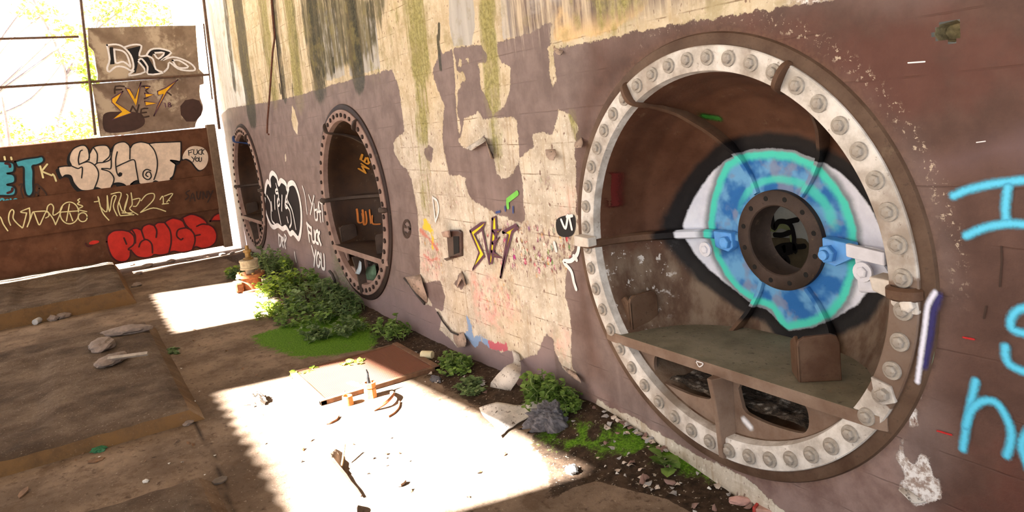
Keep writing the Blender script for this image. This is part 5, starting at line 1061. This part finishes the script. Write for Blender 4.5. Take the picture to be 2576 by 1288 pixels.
chip(240, 1160, (.05,.03,.004), M_brown, 'brown flat scrap behind the nearest plinth', seed=8)
MBs = MB(); 
# flakes of fallen paint and dead leaves by the wall
def flake_mesh(name, seed, s, mat):
    r = np.random.RandomState(seed); n = 8; m = MB(); v = [(0, 0, .3*s)]; 
    for k in range(n): a = 2*PI*k/n; q = s*r.uniform(.5, 1.); v.append((q*math.cos(a), q*math.sin(a)*.75, .25*s*math.cos(2*a+seed)))
    m.add(v, [(0, 1+k, 1+(k+1) % n) for k in range(n)]); o = mk(name, m.v, m.f, mat, None, True); return o
def scatter(name, cat, label, group, count, spots, mats, size, seed):
    r = np.random.RandomState(seed); protos = []
    for i in range(count):
        a, b, w_ = spots[i % len(spots)]; t = r.rand(); px = a[0]+(b[0]-a[0])*t+r.randn()*w_; py = a[1]+(b[1]-a[1])*t+r.randn()*w_*.5
        x, y, z = fpt(px, py); y = min(y, -.02); z = gz(x, y)
        if i < len(mats)*2:
            o = flake_mesh(name, seed*10+i, size, mats[i % len(mats)]); protos.append(o)
        else: o = protos[r.randint(len(protos))].copy(); C.objects.link(o)
        k_ = r.uniform(.45, 1.25); o.scale = (k_, k_, k_); o.location = (x, y, z+.006); o.rotation_euler = (r.uniform(-.4, .4), r.uniform(-.4, .4), r.uniform(0, 6.28)); tag(o, label, cat, group)
M_flk = peel_mat('flake_pale', rgb(206,192,180), rgb(150,122,108)); M_flk2 = peel_mat('flake_mauve', rgb(134,106,98), rgb(196,182,170)); M_flk3 = peel_mat('flake_grey', rgb(168,164,162), rgb(120,100,92))
scatter('paint_flake', 'flake', 'small curled flake of fallen paint on the soil along the right wall', 'paint flakes along the wall foot', 96, [((1480,1075),(1900,1275),22), ((1500,1120),(1760,1250),34), ((1520,1180),(1800,1290),20), ((1060,905),(1240,990),22), ((1560,1090),(1680,1140),12)], [M_flk, M_flk2, M_flk3], .026, 31)
M_lf = simple('dead_leaf', rgb(118,84,50), .85, .3, 20, trans=.25)
scatter('dead_leaf', 'leaf', 'small brown dead leaf lying on the open floor', 'dead leaves on the floor', 46, [((560,900),(1000,1240),70), ((80,1180),(520,1120),50), ((400,760),(640,900),40), ((700,1100),(1250,1240),70)], [M_lf, M_brown], .016, 41)
scatter('white_chip', 'chip', 'tiny white chip lying on the dirty floor', 'white chips on the floor', 40, [((1450,1150),(1850,1280),50), ((330,860),(520,1000),40), ((40,1120),(520,1180),50), ((1060,900),(1240,1000),30)], [M_white], .010, 51)
# rubble along the foot of the back wall
for i, (px, py, s) in enumerate([(330,668,.05), (372,672,.07), (430,660,.06), (476,655,.05), (520,648,.06), (560,643,.05), (585,640,.04), (350,690,.05), (345,720,.06)]):
    lump('rubble_stone', px, py, (s, s*1.1, s*.5), M_stone, 'brown stone in the rubble strip at the foot of the back wall', 'stone', 60+i, 2, .4, 'rubble stones at the back wall')

# ------------------------------------------------------------------ weeds
def leaf_mat(name, a, b, tr=.35):
    g = G(name); oi = g.n('ShaderNodeObjectInfo'); n1 = g.noise(9, 3, .6); return g.done(g.mix(g.ss(n1, .3, .7), a, b), .55, trans=tr, spec=.3)
M_leaf = leaf_mat('weed_leaf', rgb(82,110,44), rgb(142,172,88)); M_leafd = leaf_mat('weed_leaf_dark', rgb(78,102,56), rgb(134,156,104)); M_leafy = leaf_mat('weed_leaf_lime', rgb(108,140,34), rgb(176,196,80)); M_stem = simple('weed_stem', rgb(96,112,58), .8, .2, 20)
def leaf(m, p, d, s, w, r, fold=.25):
    d = d/np.linalg.norm(d); up = np.array([r.uniform(-.5,.5), r.uniform(-.5,.5), 1.]); si = np.cross(d, up); si /= max(np.linalg.norm(si), 1e-6); nn = np.cross(si, d)
    b = [p, p+d*s*.35+si*s*w+nn*s*fold*.4, p+d*s*.75+si*s*w*.75+nn*s*.02, p+d*s-nn*s*.12, p+d*s*.75-si*s*w*.75+nn*s*.02, p+d*s*.35-si*s*w+nn*s*fold*.4, p+d*s*.45-nn*s*.02]
    m.add(b, [(0,1,6),(1,2,6),(2,3,6),(3,4,6),(4,5,6),(5,0,6)])
def clump(px, py, rx, ry, hgt, nst, ls, mat, label, seed, pts=None, lean=(0,0), name='weed_clump', wide=.42, nl=9):
    r = np.random.RandomState(seed); x, y, z = fpt(px, py); y = min(y, -.55*ry-.06); t = thing(name, label, 'weed', (x, y, 0)); st = MB(); lf = MB()
    for i in range(nst):
        a = r.uniform(0, 2*PI); q = math.sqrt(r.rand()); bx_, by_ = q*rx*math.cos(a), q*ry*math.sin(a)
        by_ = min(by_, -.05-y) ; bz = gz(x+bx_, y+by_)-.005
        h = hgt*r.uniform(.45, 1.1)*(1-.45*q); tip = np.array([bx_+lean[0]*h+r.randn()*h*.28, min(by_+lean[1]*h+r.randn()*h*.28, -.07-y), bz+h]); b0 = np.array([bx_, by_, bz]); mid = (b0+tip)/2+np.array([r.randn()*.02, r.randn()*.02, h*.12])
        P = smooth_path([b0, mid, tip], 3); st.tube([tuple(p) for p in P], [.0032]*(len(P)-1)+[.0015], 4, False)
        for k_ in range(nl):
            u = .18+.82*(k_+r.rand()*.6)/nl; j = min(int(u*(len(P)-1)), len(P)-2); p = P[j]+(P[j+1]-P[j])*(u*(len(P)-1)-j); a2 = r.uniform(0, 2*PI)
            d_ = np.array([math.cos(a2), math.sin(a2), r.uniform(-.1, .7)])
            if p[1]+y > -.13 and d_[1] > 0: d_[1] *= -1
            leaf(lf, p, d_, ls*r.uniform(.55, 1.15), wide, r)
    mk('stems', st.v, st.f, M_stem, t); mk('leaves', lf.v, lf.f, mat, t)['kind'] = 'stuff'; return t
clump(708, 740, .18, .26, .30, 40, .055, M_leafy, 'bright lime weed bush lit by the sun at the edge of the far patch', 1)
clump(790, 728, .42, .30, .27, 70, .05, M_leaf, 'tall green weed bush against the wall left of the middle front', 2)
clump(830, 765, .40, .34, .25, 80, .05, M_leafd, 'broad grey green weed mass under the middle front', 3)
clump(905, 778, .34, .26, .20, 60, .045, M_leafd, 'grey green weeds at the right end of the big weed bed', 4)
clump(770, 800, .40, .26, .16, 60, .05, M_leaf, 'low green weeds in front of the big weed bed', 5)
clump(700, 785, .26, .22, .13, 44, .045, M_leafy, 'low sunlit weeds at the left tip of the weed bed', 6)
clump(800, 850, .13, .10, .12, 20, .045, M_leafd, 'small weed tuft standing on the moss', 7)
clump(885, 835, .18, .12, .14, 26, .045, M_leafd, 'small weed tuft at the right end of the moss', 8)
clump(985, 850, .22, .12, .16, 34, .04, M_leaf, 'weed tuft at the wall foot before the bare concrete', 9)
clump(672, 690, .34, .22, .36, 60, .05, M_leafd, 'feathery weed bush behind the rusty valve', 10)
clump(610, 700, .28, .14, .20, 36, .05, M_leafd, 'low weeds left of the rusty valve', 11)
clump(586, 700, .06, .05, .16, 12, .06, M_leafy, 'small sunlit sprig left of the rusty valve', 12)
clump(865, 668, .24, .05, .30, 34, .05, M_leaf, 'ivy like weeds climbing the wall under the middle front shelf', 13)
clump(1150, 935, .17, .10, .12, 50, .036, M_leaf, 'green weed clump at the wall beside the tread plate', 14)
clump(1185, 985, .13, .07, .07, 30, .034, M_leafd, 'low dark weeds in front of the wall weed clump', 15)
clump(1445, 1020, .14, .09, .19, 70, .036, M_leaf, 'lush green weed clump behind the grey plastic bag', 16)
clump(1500, 1048, .09, .06, .12, 34, .034, M_leaf, 'green weed clump at the foot of the wall right of the bag', 17)
clump(1398, 1018, .07, .05, .12, 24, .04, M_leaf, 'green weed tuft between the paint sheet and the lush clump', 18)
clump(760, 945, .05, .04, .05, 6, .045, M_leafy, 'left sunlit seedling at the edge of the tread plate', 19, wide=.5, nl=4)
clump(790, 938, .03, .03, .05, 4, .045, M_leafy, 'second sunlit seedling on the tread plate edge', 20, wide=.5, nl=4)
clump(866, 925, .03, .03, .05, 4, .045, M_leafy, 'third sunlit seedling on the tread plate', 21, wide=.5, nl=4)
clump(905, 918, .05, .04, .06, 6, .045, M_leafy, 'largest sunlit seedling on the tread plate', 22, wide=.5, nl=4)
clump(1730, 1180, .03, .03, .085, 5, .07, M_leaf, 'young broad leaved plant in front of the lower rim of the eye front', 23, wide=.45, nl=3)
clump(430, 885, .10, .05, .02, 14, .03, M_leafd, 'faint low weeds beside the middle plinth', 24)
# the torn plastic and leaf caught in the middle front
o = sheet('torn_plastic', [[w_(903,655,-.04), w_(908,660,-.05)], [w_(900,672,-.05), w_(908,680,-.07)], [w_(893,688,-.05), w_(903,690,-.07)]], simple('blue_film', rgb(176,192,206), .4, .15, 20, trans=.2), 'pale blue plastic tongue hanging in the lower slot of the middle front', 'plastic')
o = sheet('torn_cloth', [[w_(922,672,.03), w_(944,666,.03)], [w_(920,690,.0), w_(946,690,.0)], [w_(924,704,.02), w_(942,706,.02)]], simple('green_cloth', rgb(78,106,84), .8, .25, 20), 'dull green cloth stuffed in the lower slot of the middle front', 'cloth')

# ------------------------------------------------------------------ trees beyond the back wall
M_tl = leaf_mat('tree_leaf_green', rgb(118,138,52), rgb(168,182,90), .5); M_tl2 = leaf_mat('tree_leaf_gold', rgb(190,152,66), rgb(218,194,120), .5); M_bark = simple('grey_bark', rgb(130,122,130), .9, .2, 8)
def tree(x, y, h, label, seed, blobs, mat, ls=.10, trunk_r=.10, per=260):
    r = np.random.RandomState(seed); t = thing('tree', label, 'tree', (x, y, -.06), 0, 'trees behind the back wall'); tr = MB(); lf = MB()
    top = np.array([r.randn()*.3, r.randn()*.3, h]); P = smooth_path([np.zeros(3), top*.35+r.randn(3)*.15, top*.7+r.randn(3)*.2, top], 5)
    tr.tube([tuple(p) for p in P], list(np.linspace(trunk_r, trunk_r*.25, len(P))), 7)
    for (bx_, by_, bz, br) in blobs:
        c = np.array([bx_, by_, bz]); j = int(min(.85, max(.2, bz/h*.75))*(len(P)-1)); q = smooth_path([P[j], (P[j]+c)/2+r.randn(3)*.15, c], 4)
        tr.tube([tuple(p) for p in q], list(np.linspace(trunk_r*.35, .012, len(q))), 5)
        for k_ in range(per):
            d_ = r.randn(3); d_ /= np.linalg.norm(d_); p = c+d_*br*r.rand()**.45*np.array([1, 1, .8]); leaf(lf, p, r.randn(3)+np.array([0,0,-.3]), ls*r.uniform(.6, 1.3), .42, r)
    tr.build('trunk', M_bark, t, True); mk('foliage', lf.v, lf.f, mat, t)['kind'] = 'stuff'; return t
def tb(x, lst):                       # foliage masses given by where they show, put at the tree's own distance
    return lambda ox, oy: [(0+dx, on_back(px, py, ox+dx)[1]-oy, on_back(px, py, ox+dx)[2], br) for px, py, br, dx in lst]
for (x, y, h, lab, seed, lst, mat, per) in (
    (-17., -2.0, 5.2, 'tree with golden green leaves seen over the upper panel', 1, [(290,15,.55,0), (340,40,.55,.5), (395,25,.5,-.4), (440,45,.45,.3), (330,0,.5,0), (250,25,.4,0), (470,15,.4,-.5)], M_tl, 110),
    (-15.5, -3.3, 4.6, 'pale tree with thin branches at the upper left corner', 2, [(120,20,.35,0), (150,70,.3,.3), (60,10,.3,0), (190,80,.35,0), (170,130,.3,0)], M_tl2, 60),
    (-14.5, -3.0, 2.9, 'low golden bush left of the lower panel', 3, [(180,305,.42,0), (215,330,.36,.3), (235,290,.3,-.3), (150,330,.4,.2)], M_tl2, 110),
    (-20., -5.2, 2.6, 'low green bush at the left edge behind the back wall', 4, [(20,330,.45,0), (60,345,.4,.2), (10,300,.35,0), (110,350,.35,0)], M_tl, 80),
    (-13.5, -1.0, 3.2, 'slim green tree showing between panel and wall end', 5, [(515,290,.25,0), (512,240,.25,.2), (520,315,.22,0), (215,160,.25,-.5), (225,110,.25,-.5), (222,200,.2,-.4)], M_tl, 120)):
    tree(x, y, h, lab, seed, tb(x, lst)(x, y), mat, .10, .09, per)
